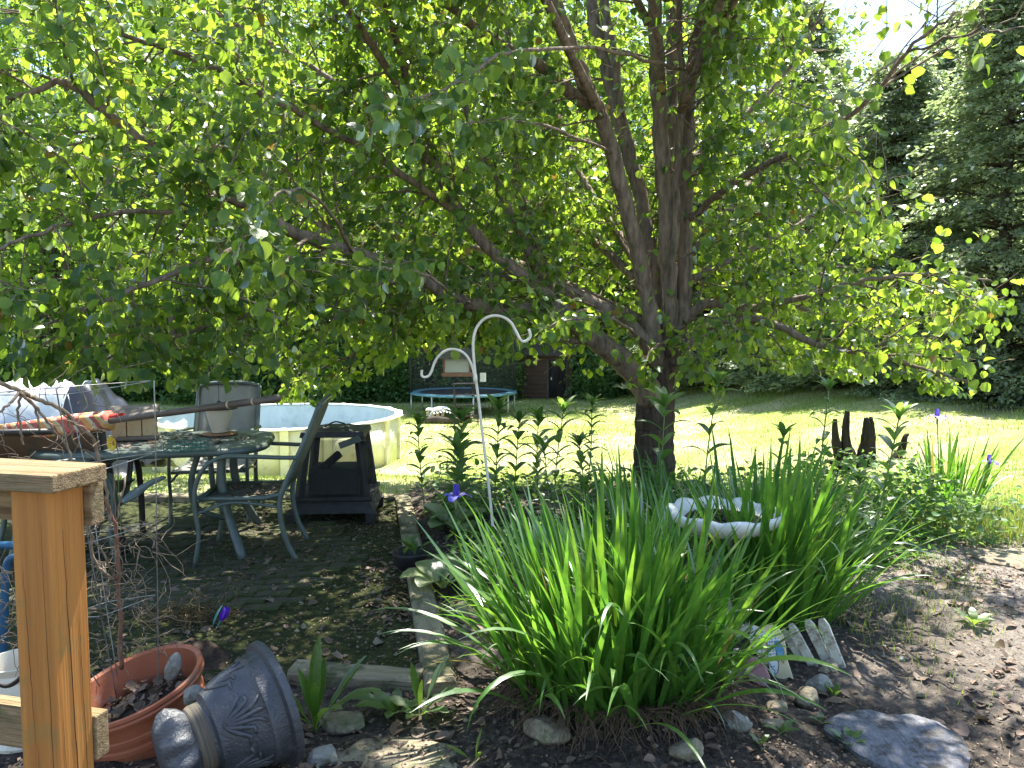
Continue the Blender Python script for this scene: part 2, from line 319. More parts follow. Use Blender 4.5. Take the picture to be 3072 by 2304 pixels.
def ground_mat():
    m, nt, b = new_mat('ground'); N = nt.nodes.new; L = nt.links.new
    tc = N('ShaderNodeTexCoord'); zn = N('ShaderNodeAttribute'); zn.attribute_name = 'zone'
    sp = N('ShaderNodeSeparateColor'); L(zn.outputs['Color'], sp.inputs[0])
    def noise(s, d=8, r=.65):
        n = N('ShaderNodeTexNoise'); n.inputs['Scale'].default_value = s; n.inputs['Detail'].default_value = d; n.inputs['Roughness'].default_value = r; L(tc.outputs['Object'], n.inputs[0]); return n.outputs[0]
    def ramp(x, *st):
        c = N('ShaderNodeValToRGB'); e = c.color_ramp.elements; e[0].position, e[0].color = st[0][0], (*st[0][1], 1); e[1].position, e[1].color = st[1][0], (*st[1][1], 1)
        for p, k in st[2:]:
            q = e.new(p); q.color = (*k, 1)
        L(x, c.inputs[0]); return c.outputs[0]
    def mix(f, a, c2):
        x = N('ShaderNodeMix'); x.data_type = 'RGBA'; L(f, x.inputs[0]); L(a, x.inputs[6]); L(c2, x.inputs[7]); return x.outputs[2]
    soil = ramp(noise(34, 12, .8), (.3, (.016, .013, .011)), (.47, (.045, .036, .029)), (.58, (.10, .082, .065)), (.7, (.22, .19, .155)))
    tan = ramp(noise(40, 12, .8), (.3, (.075, .064, .053)), (.5, (.22, .19, .16)), (.66, (.42, .38, .325)))
    moss = ramp(noise(26, 10, .7), (.3, (.016, .017, .009)), (.52, (.038, .044, .015)), (.68, (.075, .088, .024)), (.82, (.14, .12, .06)))
    ln = noise(.55, 5, .6); mr = N('ShaderNodeMapRange'); mr.inputs[1].default_value = .42; mr.inputs[2].default_value = .62; L(ln, mr.inputs[0])
    lg = ramp(noise(45, 6, .7), (.3, (.16, .21, .045)), (.7, (.28, .34, .09))); ldry = ramp(noise(45, 6, .7), (.3, (.29, .29, .13)), (.7, (.45, .43, .24)))
    lawn = mix(mr.outputs[0], lg, ldry)
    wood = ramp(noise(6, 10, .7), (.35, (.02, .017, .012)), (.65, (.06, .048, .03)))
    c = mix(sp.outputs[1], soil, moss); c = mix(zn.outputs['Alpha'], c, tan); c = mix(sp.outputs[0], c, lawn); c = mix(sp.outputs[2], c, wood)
    L(c, b.inputs['Base Color']); b.inputs['Roughness'].default_value = .95; b.inputs['Specular IOR Level'].default_value = .15
    bp = N('ShaderNodeBump'); bp.inputs['Strength'].default_value = .9; bp.inputs['Distance'].default_value = .02; L(noise(38, 8, .75), bp.inputs['Height']); L(bp.outputs[0], b.inputs['Normal'])
    return m
M['ground'] = ground_mat()

# ------------------------------------------------------------------ ground
def vnoise(X, Y, s, seed=0):
    r = np.random.default_rng(seed); out = np.zeros(np.broadcast(X, Y).shape)
    for k in range(7):
        a = r.uniform(0, 2 * PI); f = s * r.uniform(.6, 1.9); p = r.uniform(0, 6.28)
        out = out + np.sin((X * math.cos(a) + Y * math.sin(a)) * f + p + 1.5 * np.sin((X * math.sin(a) - Y * math.cos(a)) * f * .7 + p))
    return out / 3.2
def lawn_w(X, Y):
    n = vnoise(X, Y, 3.0, 3) * .22
    left = sm((Y - 6.62) / .12) * (X < timber_x(6.6) - .0)
    yb = 7.1 - 1.9 * sm((X - 2.6) / 1.6) + .25 * sm((X - 5.5) / 2)
    right = sm((Y - yb + n) / .5) * (X >= timber_x(6.6))
    return np.maximum(left, right)
def patio_w(X, Y):
    return sm((timber_x(Y) - X) / .04) * sm((Y - 3.12) / .05) * sm((6.65 - Y) / .05)
xs = np.concatenate([np.linspace(-120, -20, 26), np.linspace(-19, -5.5, 46), np.arange(-5.4, 6.4, .05), np.linspace(6.5, 20, 46), np.linspace(22, 120, 26)])
ys = np.concatenate([np.linspace(-40, .3, 20), np.arange(.5, 9.5, .05), np.linspace(9.6, 30, 90), np.linspace(31, 160, 40)])
GX, GY = np.meshgrid(xs, ys); nx, ny = len(xs), len(ys)
pw = patio_w(GX, GY); lw = lawn_w(GX, GY)
gh = gz(GX, GY) + (rng.normal(0, .006, GX.shape)) * (GY < 9.5) * (GY > .4) * (1 - .6 * pw)
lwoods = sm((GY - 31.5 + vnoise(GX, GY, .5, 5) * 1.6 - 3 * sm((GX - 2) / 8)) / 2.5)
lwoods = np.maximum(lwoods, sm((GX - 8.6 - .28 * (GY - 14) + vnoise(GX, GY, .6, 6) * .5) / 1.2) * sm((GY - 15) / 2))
path = np.clip(sm((GX - 1.35 - .12 * (GY - 3) + vnoise(GX, GY, 2.2, 8) * .25) / 1.2) * .8 + .35 * sm((vnoise(GX, GY, 2.6, 9) - .2) / .5) * (GX > timber_x(GY)), 0, 1)
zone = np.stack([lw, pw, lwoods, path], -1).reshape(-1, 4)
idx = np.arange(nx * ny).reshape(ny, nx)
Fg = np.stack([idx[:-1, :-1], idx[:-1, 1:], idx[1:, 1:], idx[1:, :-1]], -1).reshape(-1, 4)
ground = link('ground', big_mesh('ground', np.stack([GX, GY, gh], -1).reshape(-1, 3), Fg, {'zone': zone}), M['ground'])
tag(ground, kind='structure')

# ------------------------------------------------------------------ leaf tools
LEAF9 = np.array([(0, 0, 0), (0, .45, -.03), (0, 1, -.14), (-.40, .17, .07), (-.47, .52, .10), (-.25, .83, .0), (.40, .17, .07), (.47, .52, .10), (.25, .83, .0)])
LEAF9F = np.array([(0, 1, 4, 3), (1, 2, 5, 4), (0, 6, 7, 1), (1, 7, 8, 2)])
LEAF4 = np.array([(0, 0, 0), (-.42, .5, .1), (0, 1, -.08), (.42, .5, .1)]); LEAF4F = np.array([(0, 3, 2, 1)])
LEAF6 = np.array([(0, 0, 0), (0, 1, -.1), (-.34, .3, .08), (-.3, .7, .05), (.34, .3, .08), (.3, .7, .05)]); LEAF6F = np.array([(0, 1, 3, 2), (0, 4, 5, 1)])
def norm(a): return a / np.maximum(np.linalg.norm(a, axis=-1, keepdims=True), 1e-9)
def leaf_cloud(name, P, D, Nn, S, tmpl=LEAF9, tf=LEAF9F, wd=None, rnd=None):
    P = np.asarray(P); n = len(P); D = norm(np.asarray(D)); Nn = np.asarray(Nn); X = norm(np.cross(D, Nn)); Z = np.cross(X, D)
    S = np.asarray(S).reshape(n, 1, 1); wx = 1 if wd is None else np.asarray(wd).reshape(n, 1, 1)
    t = tmpl[None]
    V = P[:, None] + S * (X[:, None] * t[..., 0:1] * wx + D[:, None] * t[..., 1:2] + Z[:, None] * t[..., 2:3])
    k = len(tmpl); F = (tf[None] + (np.arange(n) * k)[:, None, None]).reshape(-1, tf.shape[1])
    r = rng.random(n) if rnd is None else rnd
    return big_mesh(name, V.reshape(-1, 3), F, {'rnd': np.repeat(r, k)}, True)
def tubes_mesh(name, paths, seg=5):
    """many thin tapered tubes in one mesh; paths: list of (pts Nx3, radii N)"""
    mb = MB()
    for p, r in paths: mb.tube(p, list(r), seg, cap=False)
    me = bpy.data.meshes.new(name); me.from_pydata([tuple(v) for v in mb.v], [], mb.f); me.update()
    me.polygons.foreach_set('use_smooth', [True] * len(me.polygons)); return me
def blade_mesh(name, L, Wd, prof, a0, a1, n=8, fold=.15, power=1.5, wave=0, twist=0):
    """a strap or broad leaf growing from the origin up +Z and bending towards +X"""
    V = []; x = z = 0; ds = L / n
    for i in range(n + 1):
        s = i / n; th = a0 + (a1 - a0) * s ** power; wv = Wd * prof(s) / 2
        nxn, nzn = -math.cos(th), math.sin(th); tw = twist * s
        f = fold * wv + wave * math.sin(i * 2.1) * wv
        for sd in (-1, 0, 1):
            up = f if sd else 0
            V.append((x + nxn * (up + math.sin(tw) * sd * wv), sd * wv * math.cos(tw), z + nzn * (up + math.sin(tw) * sd * wv)))
        x += math.sin(th) * ds; z += math.cos(th) * ds
    F = []
    for i in range(n):
        for k in (0, 1):
            a = i * 3 + k; F.append((a, a + 1, a + 4, a + 3))
    V = np.array(V)
    return big_mesh(name, V, np.array(F), {'rnd': np.full(len(V), random.random())})

# ------------------------------------------------------------------ the big shade tree
tree = thing('pear_tree', T(1412, 1075, 6.6) * 1, 'big many-stemmed shade tree with heart-shaped leaves spreading over the whole yard', 'tree')
tree.location.z = 0.0; T0 = np.array(tree.location)
LIMBS = []   # (points Nx4 x,y,z,r)
def limb(pts, extend=True):
    a = [(*T(p[0], p[1], p[2]), p[3]) for p in pts]; q = np.array(spline(a, 6)); q[:, 3] = np.maximum(q[:, 3], .004)
    k = len(q); q[1:-1, :3] += rng.normal(0, .006, (k - 2, 3)); LIMBS.append(q); return q
trunk_pts = [(1412, 1120, 6.6, .235), (1412, 1040, 6.6, .19), (1413, 960, 6.6, .168), (1416, 890, 6.6, .165), (1422, 830, 6.6, .15), (1438, 770, 6.6, .13), (1448, 710, 6.6, .105)]
trunk = limb(trunk_pts)
LM = dict(
 S1=[(1436, 760, 6.6, .09), (1447, 680, 6.56, .072), (1440, 560, 6.55, .066), (1437, 430, 6.5, .064), (1425, 250, 6.45, .066), (1418, 100, 6.4, .06), (1410, -150, 6.3, .05), (1400, -600, 6.2, .03), (1390, -950, 6.1, .01)],
 S2=[(1450, 760, 6.6, .08), (1474, 680, 6.6, .07), (1478, 500, 6.6, .065), (1482, 330, 6.6, .06), (1490, 180, 6.6, .057), (1512, 60, 6.6, .05), (1540, -150, 6.6, .04), (1600, -600, 6.7, .015)],
 S3=[(1418, 790, 6.55, .10), (1400, 650, 6.5, .072), (1372, 520, 6.4, .067), (1335, 380, 6.3, .064), (1300, 260, 6.2, .06), (1262, 180, 6.1, .062), (1230, 90, 6.0, .055), (1200, 0, 5.9, .05), (1150, -250, 5.7, .035), (1080, -600, 5.4, .012)],
 S3b=[(1290, 240, 6.2, .055), (1220, 190, 6.05, .05), (1150, 130, 5.9, .045), (1060, 85, 5.7, .04), (980, 20, 5.5, .033), (880, -80, 5.2, .024), (760, -200, 4.8, .01)],
 S4=[(1430, 750, 6.68, .08), (1407, 560, 6.8, .064), (1382, 420, 6.9, .062), (1345, 280, 7.0, .066), (1310, 150, 7.1, .06), (1280, 30, 7.2, .055), (1240, -200, 7.4, .04), (1180, -600, 7.6, .012)],
 S4b=[(1340, 260, 7.0, .055), (1324, 120, 7.05, .05), (1305, 0, 7.1, .045), (1290, -200, 7.2, .035), (1300, -600, 7.3, .012)],
 S5=[(1450, 640, 6.45, .036), (1457, 520, 6.42, .034), (1464, 350, 6.4, .031), (1473, 200, 6.38, .029), (1468, 50, 6.36, .026), (1475, -200, 6.3, .02), (1500, -500, 6.2, .008)],
 S6=[(1438, 730, 6.78, .06), (1432, 560, 6.82, .054), (1448, 300, 6.9, .056), (1452, 100, 6.95, .05), (1440, -200, 7, .04), (1420, -600, 7.2, .012)],
 L0=[(1412, 860, 6.55, .14), (1362, 797, 6.45, .105), (1298, 742, 6.3, .09), (1230, 692, 6.2, .08), (1170, 668, 6.1, .068)],
 L1=[(1210, 682, 6.15, .068), (1120, 672, 6.0, .062), (1000, 653, 5.8, .056), (900, 597, 5.6, .05), (760, 545, 5.3, .044), (620, 495, 5.0, .04), (470, 410, 4.7, .036), (330, 320, 4.4, .031), (235, 250, 4.25, .026), (150, 182, 4.1, .02), (60, 200, 4.0, .014), (-60, 240, 3.9, .008)],
 L2=[(1235, 697, 6.2, .07), (1160, 622, 6.2, .06), (1080, 560, 6.1, .05), (1000, 470, 6.0, .045), (940, 360, 5.9, .04), (900, 250, 5.8, .033), (860, 100, 5.6, .025), (800, -80, 5.3, .012)],
 L3=[(1225, 680, 6.25, .06), (1168, 590, 6.4, .048), (1112, 480, 6.5, .042), (1050, 350, 6.6, .036), (1000, 220, 6.7, .03), (960, 80, 6.8, .024), (900, -120, 6.9, .01)],
 L4=[(1210, 660, 6.3, .05), (1152, 520, 6.7, .045), (1118, 400, 6.9, .04), (1107, 260, 7.1, .035), (1100, 100, 7.3, .03), (1080, -120, 7.6, .012)],
 L0b=[(1428, 800, 6.6, .085), (1392, 735, 6.5, .066), (1340, 688, 6.5, .058), (1262, 645, 6.5, .05), (1170, 612, 6.5, .042), (1050, 600, 6.5, .034), (900, 630, 6.5, .026), (760, 640, 6.4, .012)],
 L6=[(1290, 740, 6.3, .036), (1150, 725, 6.3, .03), (1000, 715, 6.4, .025), (850, 735, 6.5, .018), (720, 785, 6.6, .011), (620, 835, 6.6, .006)],
 L7=[(900, 597, 5.6, .028), (700, 640, 5.3, .022), (500, 690, 4.9, .016), (350, 740, 4.6, .011), (200, 785, 4.4, .006)],
 L8=[(620, 495, 5.0, .026), (450, 560, 4.5, .02), (250, 640, 4.1, .013), (50, 720, 3.8, .006)],
 L9=[(470, 410, 4.7, .024), (420, 455, 4.5, .018), (270, 460, 4.2, .014), (90, 500, 3.9, .010), (-60, 560, 3.7, .006)],
 L10=[(1000, 470, 6.0, .032), (800, 330, 5.6, .026), (600, 220, 5.2, .022), (400, 120, 4.9, .018), (200, 60, 4.6, .012), (0, 20, 4.4, .006)],
 L11=[(940, 360, 5.9, .028), (760, 200, 6.4, .023), (560, 80, 6.8, .018), (350, -20, 7.0, .012), (100, -100, 7.2, .006)],
 L12=[(760, 545, 5.3, .026), (500, 330, 6.2, .02), (250, 280, 6.6, .014), (0, 310, 7.0, .007)],
 L13=[(1000, 655, 5.8, .024), (820, 560, 6.6, .02), (600, 540, 7.2, .015), (380, 560, 7.7, .010), (150, 560, 8.0, .006)],
 R1=[(1455, 770, 6.6, .055), (1540, 700, 6.4, .042), (1640, 692, 6.1, .034), (1760, 740, 5.8, .027), (1900, 770, 5.5, .018), (2010, 800, 5.3, .011), (2095, 828, 5.2, .006)],
 R2=[(1475, 690, 6.6, .055), (1530, 655, 6.5, .042), (1600, 668, 6.45, .036), (1700, 650, 6.3, .028), (1850, 610, 6.0, .02), (2000, 592, 5.8, .012), (2140, 605, 5.6, .006)],
 R3=[(1485, 480, 6.6, .034), (1560, 412, 6.2, .028), (1660, 352, 5.7, .024), (1780, 292, 5.1, .02), (1880, 210, 4.6, .015), (1960, 112, 4.2, .010), (2060, 30, 3.9, .006)],
 R4=[(1485, 610, 6.6, .04), (1580, 560, 6.8, .032), (1700, 500, 7.0, .024), (1800, 440, 7.2, .015), (1880, 400, 7.3, .007)],
 R5=[(1482, 350, 6.6, .036), (1560, 290, 6.9, .03), (1680, 180, 7.2, .022), (1760, 60, 7.4, .014), (1800, -60, 7.5, .006)],
 R6=[(1470, 740, 6.6, .045), (1560, 720, 6.9, .034), (1680, 660, 7.1, .024), (1800, 690, 7.2, .016), (1930, 730, 7.3, .008)],
 B1=[(1425, 650, 6.8, .05), (1250, 500, 7.6, .04), (1000, 350, 8.5, .028), (700, 220, 9.2, .016), (450, 160, 9.6, .007)],
 B2=[(1450, 600, 6.8, .05), (1600, 420, 7.7, .036), (1700, 300, 8.5, .022), (1740, 220, 8.8, .008)],
 B3=[(1400, 700, 6.7, .05), (1100, 560, 7.6, .036), (850, 480, 8.3, .024), (550, 400, 8.8, .012), (330, 380, 9.1, .006)],
 B4=[(1430, 560, 6.9, .05), (1480, 380, 8.0, .034), (1540, 200, 9.0, .02), (1560, 40, 9.4, .008)],
 B5=[(1400, 600, 6.8, .045), (1280, 420, 7.9, .032), (1180, 240, 8.8, .02), (1150, 60, 9.3, .008)],
 N1=[(1300, 260, 6.2, .04), (1150, -50, 5.1, .03), (950, -300, 4.2, .02), (700, -500, 3.4, .008)],
 N2=[(1430, 200, 6.4, .04), (1400, -200, 5.2, .03), (1350, -600, 4.2, .02), (1300, -1000, 3.4, .008)],
 N3=[(1470, 250, 6.4, .036), (1600, -100, 5.4, .028), (1750, -350, 4.5, .02), (1900, -500, 3.8, .008)],
 N4=[(1440, 0, 6.4, .036), (1500, -500, 5.6, .026), (1700, -900, 4.8, .016), (1900, -1200, 4.2, .007)],
 N5=[(1400, -300, 6.2, .036), (1100, -700, 5.2, .026), (700, -1000, 4.5, .016), (300, -1200, 4.0, .007)],
 N6=[(900, 250, 5.8, .03), (700, -50, 5.0, .024), (400, -300, 4.2, .016), (0, -400, 3.6, .007)],
 N7=[(1490, 180, 6.6, .036), (1700, -100, 6.4, .028), (2000, -350, 6.0, .018), (2300, -500, 5.6, .007)],
 N8=[(1440, 0, 6.4, .036), (1455, -300, 5.6, .028), (1463, -536, 4.6, .02), (1470, -800, 3.8, .008)],  # unseen limb above the view, added to shade the iris clump
 N9=[(1400, 50, 6.3, .034), (1260, -250, 5.4, .026), (1106, -560, 4.5, .016), (1000, -900, 3.8, .007)],  # also out of view, added so its leaves shade the irises
 N10=[(1490, 150, 6.5, .034), (1640, -80, 5.6, .026), (1790, -313, 4.8, .016), (1950, -500, 4.2, .007)],  # another unseen limb, added overhead to keep the iris bed in shade
 N11=[(1430, -150, 6.3, .034), (1300, -500, 5.5, .026), (1200, -700, 4.9, .016), (1050, -800, 4.4, .007)],
 N12=[(1480, -100, 6.5, .034), (1580, -400, 5.7, .026), (1640, -600, 5.0, .016), (1700, -750, 4.4, .007)],
 T1=[(1480, 150, 6.2, .015), (1300, 108, 5.2, .013), (1100, 112, 4.2, .010), (1000, 178, 3.6, .007), (890, 213, 3.25, .005), (830, 238, 3.05, .004)],
 T2=[(760, 545, 5.3, .013), (700, 440, 4.2, .010), (620, 410, 3.5, .007), (560, 460, 3.15, .005), (520, 520, 3.0, .004)],
 T3=[(1000, 655, 5.8, .013), (930, 600, 4.6, .009), (850, 580, 3.9, .006), (790, 585, 3.6, .004)],
 T4=[(1960, 112, 4.2, .008), (2080, 75, 3.5, .006), (2190, 60, 3.1, .004)],
 T5=[(1395, 740, 6.4, .013), (1320, 690, 5.4, .010), (1240, 690, 4.9, .007), (1180, 705, 4.7, .004)],
 T6=[(1450, 770, 6.45, .013), (1440, 720, 5.9, .009), (1430, 650, 5.6, .006), (1432, 610, 5.5, .004)],
 T8=[(1450, 760, 6.5, .012), (1462, 735, 5.9, .009), (1480, 740, 5.6, .006), (1500, 765, 5.5, .004)],
 T9=[(1440, 740, 6.5, .012), (1420, 745, 5.9, .009), (1400, 770, 5.6, .006), (1390, 810, 5.5, .004)],
 T10=[(1455, 790, 6.5, .012), (1500, 790, 6.0, .009), (1530, 810, 5.8, .006), (1545, 840, 5.7, .004)],
 T11=[(1340, 690, 6.4, .012), (1270, 670, 5.6, .009), (1220, 690, 5.2, .006), (1190, 720, 5.0, .004)],
 T12=[(1460, 720, 6.5, .012), (1500, 690, 5.8, .009), (1560, 690, 5.4, .006), (1600, 715, 5.2, .004)],
 T13=[(700, 500, 5.2, .012), (640, 530, 4.2, .009), (620, 570, 3.7, .006), (640, 610, 3.5, .004)],
 T7=[(1320, 330, 6.2, .013), (1180, 270, 5.0, .010), (1060, 260, 4.2, .007), (1000, 270, 3.9, .004)],
)
TWIGGY = {}
for nme, pts in LM.items(): TWIGGY[nme] = limb(pts)
tq = np.array(spline([tuple(p) for p in trunk], 4)); mbt = MB(); mbt.tube([p[:3] for p in tq], [p[3] for p in tq], 72)
NV = len(tq) * 72
for i in range(NV):
    r_, k_ = divmod(i, 72); c_ = Vector(tq[r_, :3]); d_ = Vector(mbt.v[i]) - c_; a_ = 2 * PI * k_ / 72; z_ = c_.z
    rid = abs(math.sin(a_ * 11 + 1.6 * math.sin(z_ * 5 + a_ * 2) + .8 * math.sin(z_ * 13))) ** .6
    rid = rid * (.75 + .25 * math.sin(z_ * 31 + a_ * 7)); mbt.v[i] = tuple(c_ + d_ * (1 + .085 * (rid - .6)))
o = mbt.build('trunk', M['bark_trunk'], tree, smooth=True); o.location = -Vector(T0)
for nme, q in TWIGGY.items():
    mb = MB(); seg = 14 if q[0, 3] > .06 else (9 if q[0, 3] > .025 else 6)
    mb.tube([p[:3] for p in q], [p[3] for p in q], seg)
    link('limb' if q[0, 3] > .02 else 'twig', mb.mesh('limb'), M['bark'], tree, loc=-Vector(T0))
# side branches, twigs and leaves
tw_paths = []; LP, LD, LN, LS = [], [], [], []
def rdir(): return norm(rng.normal(0, 1, 3))
def grow_leaves(pts, step, near=False):
    L = np.cumsum([0] + [np.linalg.norm(pts[i + 1] - pts[i]) for i in range(len(pts) - 1)])
    s = rng.uniform(.02, .06)
    while s < L[-1]:
        i = min(np.searchsorted(L, s) - 1, len(pts) - 2); i = max(i, 0); t = (s - L[i]) / max(L[i + 1] - L[i], 1e-6)
        p = pts[i] * (1 - t) + pts[i + 1] * t; d = norm(pts[i + 1] - pts[i])
        r = rdir(); pet = norm(d * .4 + r * .7 + np.array((0, 0, -.25))); pl = rng.uniform(.02, .045)
        LP.append(p + pet * pl); LD.append(norm(pet * .6 + np.array((0, 0, -.55)) + rng.normal(0, .3, 3)))
        LN.append(norm(np.array((0, -.15, 1.)) + rng.normal(0, .55, 3))); LS.append(rng.uniform(.045, .079))
        s += step * rng.uniform(.6, 1.5)
def crook(p, d, L, n, droop, wob):
    out = [p]; 
    for i in range(n):
        d = norm(d + rng.normal(0, wob, 3) + np.array((0, 0, -droop))); out.append(out[-1] + d * L / n)
    return np.array(out)
for nme, q in TWIGGY.items():
    small = nme[0] == 'T'; P = q[:, :3]; R = q[:, 3]; seglen = np.linalg.norm(np.diff(P, axis=0), axis=1)
    if small:
        grow_leaves(P[len(P) // 3:], .04)
        for i in range(len(P) // 2, len(P)):
            d = norm(P[min(i, len(P) - 1)] - P[i - 1]); c = crook(P[i], norm(d * .5 + rdir() * .8), rng.uniform(.12, .3), 3, .05, .15)
            tw_paths.append((c, np.linspace(.003, .0015, len(c)))); grow_leaves(c, .03)
        continue
    acc = 0; tot = seglen.sum(); run = 0
    for i in range(len(P) - 1):
        acc += seglen[i]; run += seglen[i]
        if R[i] > .062 and P[i, 2] < 4.6: continue
        gap = .10 if R[i] < .03 else .17
        while acc > gap:
            acc -= gap
            if P[i, 2] < 1.0 and rng.random() < .5: continue
            d = norm(P[i + 1] - P[i]); sd = norm(np.cross(d, rdir())); b = norm(d * rng.uniform(.25, .7) + sd * .8 + np.array((0, 0, .12)))
            if P[i, 1] < 4.6 and b[1] < -.3: b[1] *= .3
            Ls = rng.uniform(.35, 1.0) * (1.15 - .5 * run / tot)
            c = crook(P[i], b, Ls, 6, .03, .13)
            if c[-1, 1] < 2.6: continue
            tw_paths.append((c, np.linspace(min(R[i] * .5, .010), .003, len(c))))
            grow_leaves(c[2:], .05)
            for k in range(1, len(c)):
                for _ in range(2 if rng.random() < .6 else 1):
                    dd = norm(c[k] - c[k - 1]); e = crook(c[k], norm(dd * .6 + rdir() * .75), rng.uniform(.14, .4), 3, .05, .15)
                    tw_paths.append((e, np.linspace(.003, .0014, len(e)))); grow_leaves(e, .043)
LP = np.array(LP); LD = np.array(LD); LN = np.array(LN); LS = np.array(LS)
# keep the air clear where the yard shows below the crown
rel = LP - CAM; u = 1536 + FPX * rel[:, 0] / (rel @ _F); v = 1152 - FPX * (rel @ _U) / (rel @ _F); dep = rel @ _F
keep = (LP[:, 2] > .75) & (dep > 2.3)
edge = np.interp(u, [0, 350, 700, 900, 1250, 1700, 1850, 2150, 2300, 2950, 3072], [1120, 1160, 1150, 1230, 1060, 1090, 1150, 1180, 1100, 1190, 900])
keep &= (v < edge) | (v > 2500)
# the stems stand open towards the viewer's side: few leaves grow in front of them
instem = (u > 1690) & (u < 2110) & (v < 930) & (dep < 7.05) & (u > 1700 + (900 - v) * -.12)
rightedge = np.interp(v, [-50, 200, 400, 650, 760, 800, 830], [2400, 2430, 2540, 2680, 2720, 2900, 3300])
keep &= (u < rightedge) | (v < -30) | (v > 830) | (rng.random(len(u)) < .13)
keep &= ~instem | (rng.random(len(u)) < .07)
LP, LD, LN, LS, dep, u, v = (a[keep] for a in (LP, LD, LN, LS, dep, u, v))
inframe = (u > -50) & (u < 3120) & (v > -50) & (v < 2304)
big = np.where(inframe)[0]; big = big[np.argsort(-(LS / dep)[big])][:300]; rest = np.setdiff1d(np.arange(len(LP)), big)
print('pear leaves', len(LP), 'twigs', len(tw_paths))
me = leaf_cloud('foliage', LP[rest] - T0, LD[rest], LN[rest], LS[rest])
tag(link('foliage', me, M['pear_leaf'], tree), kind='stuff')
def tip_ok(p):
    r = p[-1] - CAM; d = r @ _F; uu = 1536 + FPX * r[0] / d; vv = 1152 - FPX * (r @ _U) / d
    if vv > np.interp(uu, [0, 350, 700, 900, 1250, 1700, 1850, 2150, 2300, 2950, 3072], [1120, 1160, 1150, 1230, 1060, 1090, 1150, 1180, 1100, 1190, 900]): return False
    if -30 < vv < 830 and uu > np.interp(vv, [-50, 200, 400, 650, 760, 800, 830], [2400, 2430, 2540, 2680, 2720, 2900, 3300]) and random.random() < .7: return False
    return not (1690 < uu < 2110 and vv < 930 and d < 7.0 and random.random() < .9)
tw_paths = [t for t in tw_paths if tip_ok(t[0])]
me = tubes_mesh('twigs', [(p - T0, r) for p, r in tw_paths], 4)
tag(link('twigs', me, M['bark'], tree), kind='stuff')
def heart_leaf(name):
    prof = [(0, .02), (.03, .3), (.10, .62), (.2, .85), (.35, .98), (.5, 1.0), (.64, .9), (.77, .68), (.88, .4), (.95, .18), (1, .0)]
    V = []; F = []; cv = random.uniform(-.35, .1); wv = random.uniform(0, .05)
    for i, (s, wd) in enumerate(prof):
        zc = cv * s * s
        for sd in (-1, -.5, 0, .5, 1):
            V.append((sd * wd * .48, s, zc + .16 * abs(sd) * wd * (1 - .5 * abs(sd)) + wv * math.sin(i * 2.4 + sd * 3)))
    for i in range(len(prof) - 1):
        for k in range(4):
            a = i * 5 + k; F.append((a, a + 1, a + 6, a + 5))
    b = len(V); V += [(-.012, 0, 0), (.012, 0, 0), (.010, -.6, .18), (-.010, -.6, .18)]; F.append((b, b + 1, b + 2, b + 3))
    return big_mesh(name, np.array(V), np.array(F), {'rnd': np.full(len(V), random.random())})
HL = [heart_leaf('leaf') for _ in range(10)]
for i in big:
    X = norm(np.cross(LD[i], LN[i])); Z = np.cross(X, LD[i]); mm = Matrix((X, LD[i], Z)).transposed()
    link('leaf', random.choice(HL), M['pear_leaf'], tree, loc=LP[i] - T0, rot=mm.to_euler(), scale=float(LS[i]))

# ------------------------------------------------------------------ woods behind
def deciduous(name, h, rx, zc, rz, ncl, npc, lsz, trunk_r, label, group, matl='wood_leaf'):
    t = thing(name, (0, 0, 0), label, 'tree', group)
    lean = np.array((random.uniform(-.6, .6), random.uniform(-.3, .3), 0)); pts = [lean * s + np.array((0.12 * math.sin(s * 9), .1 * math.cos(s * 7), h * s)) for s in np.linspace(0, .93, 9)]
    mb = MB(); mb.tube(pts, list(np.linspace(trunk_r, trunk_r * .2, 9)), 9); 
    mbb = MB(); P = []; D = []
    for c in range(ncl):
        a = rng.uniform(0, 2 * PI); zz = rng.uniform(-1, 1); rr = math.sqrt(max(0, 1 - zz * zz)) * rng.uniform(.35, 1) ** .6
        cp = np.array((math.cos(a) * rr * rx, math.sin(a) * rr * rx, zc + zz * rz)); s0 = np.clip((cp[2] - 1.5 * rr) / h, .1, .9); st = lean * s0 + np.array((0, 0, h * s0))
        if c % 2 == 0: mbb.tube([st, (st + cp) / 2 + np.array((0, 0, .25)), cp], [trunk_r * .28, trunk_r * .15, .02], 5, cap=False)
        sg = rng.uniform(.45, .95)
        p = cp + rng.normal(0, 1, (npc, 3)) * np.array((sg, sg, sg * .55)); P.append(p); D.append(norm(p - cp) + rng.normal(0, .6, (npc, 3)) + np.array((0, 0, -.3)))
    link('trunk', mb.mesh('trunk'), M['bark_far'], t)
    tag(link('boughs', mbb.mesh('boughs', fix=False), M['bark_far'], t), kind='stuff')
    P = np.concatenate(P); D = np.concatenate(D); Nn = rng.normal(0, .6, P.shape) + np.array((0, -.1, 1.))
    cr = link('crown', leaf_cloud('crown', P, D, Nn, rng.uniform(.6, 1.2, len(P)) * lsz, LEAF6, LEAF6F), M[matl], t); tag(cr, kind='stuff')
    return t
woodg = 'trees of the wood behind the lawn'; woodl = 'tall leafy tree in the wood behind the lawn'
protos = [deciduous('woodland_tree', 19, 3.6, 11.0, 8.4, 84, 125, .24, .23, woodl, woodg), deciduous('woodland_tree', 22, 3.2, 13, 9, 84, 125, .24, .2, woodl, woodg), deciduous('woodland_tree', 17, 4.0, 9.5, 7.5, 84, 125, .22, .17, woodl, woodg)]
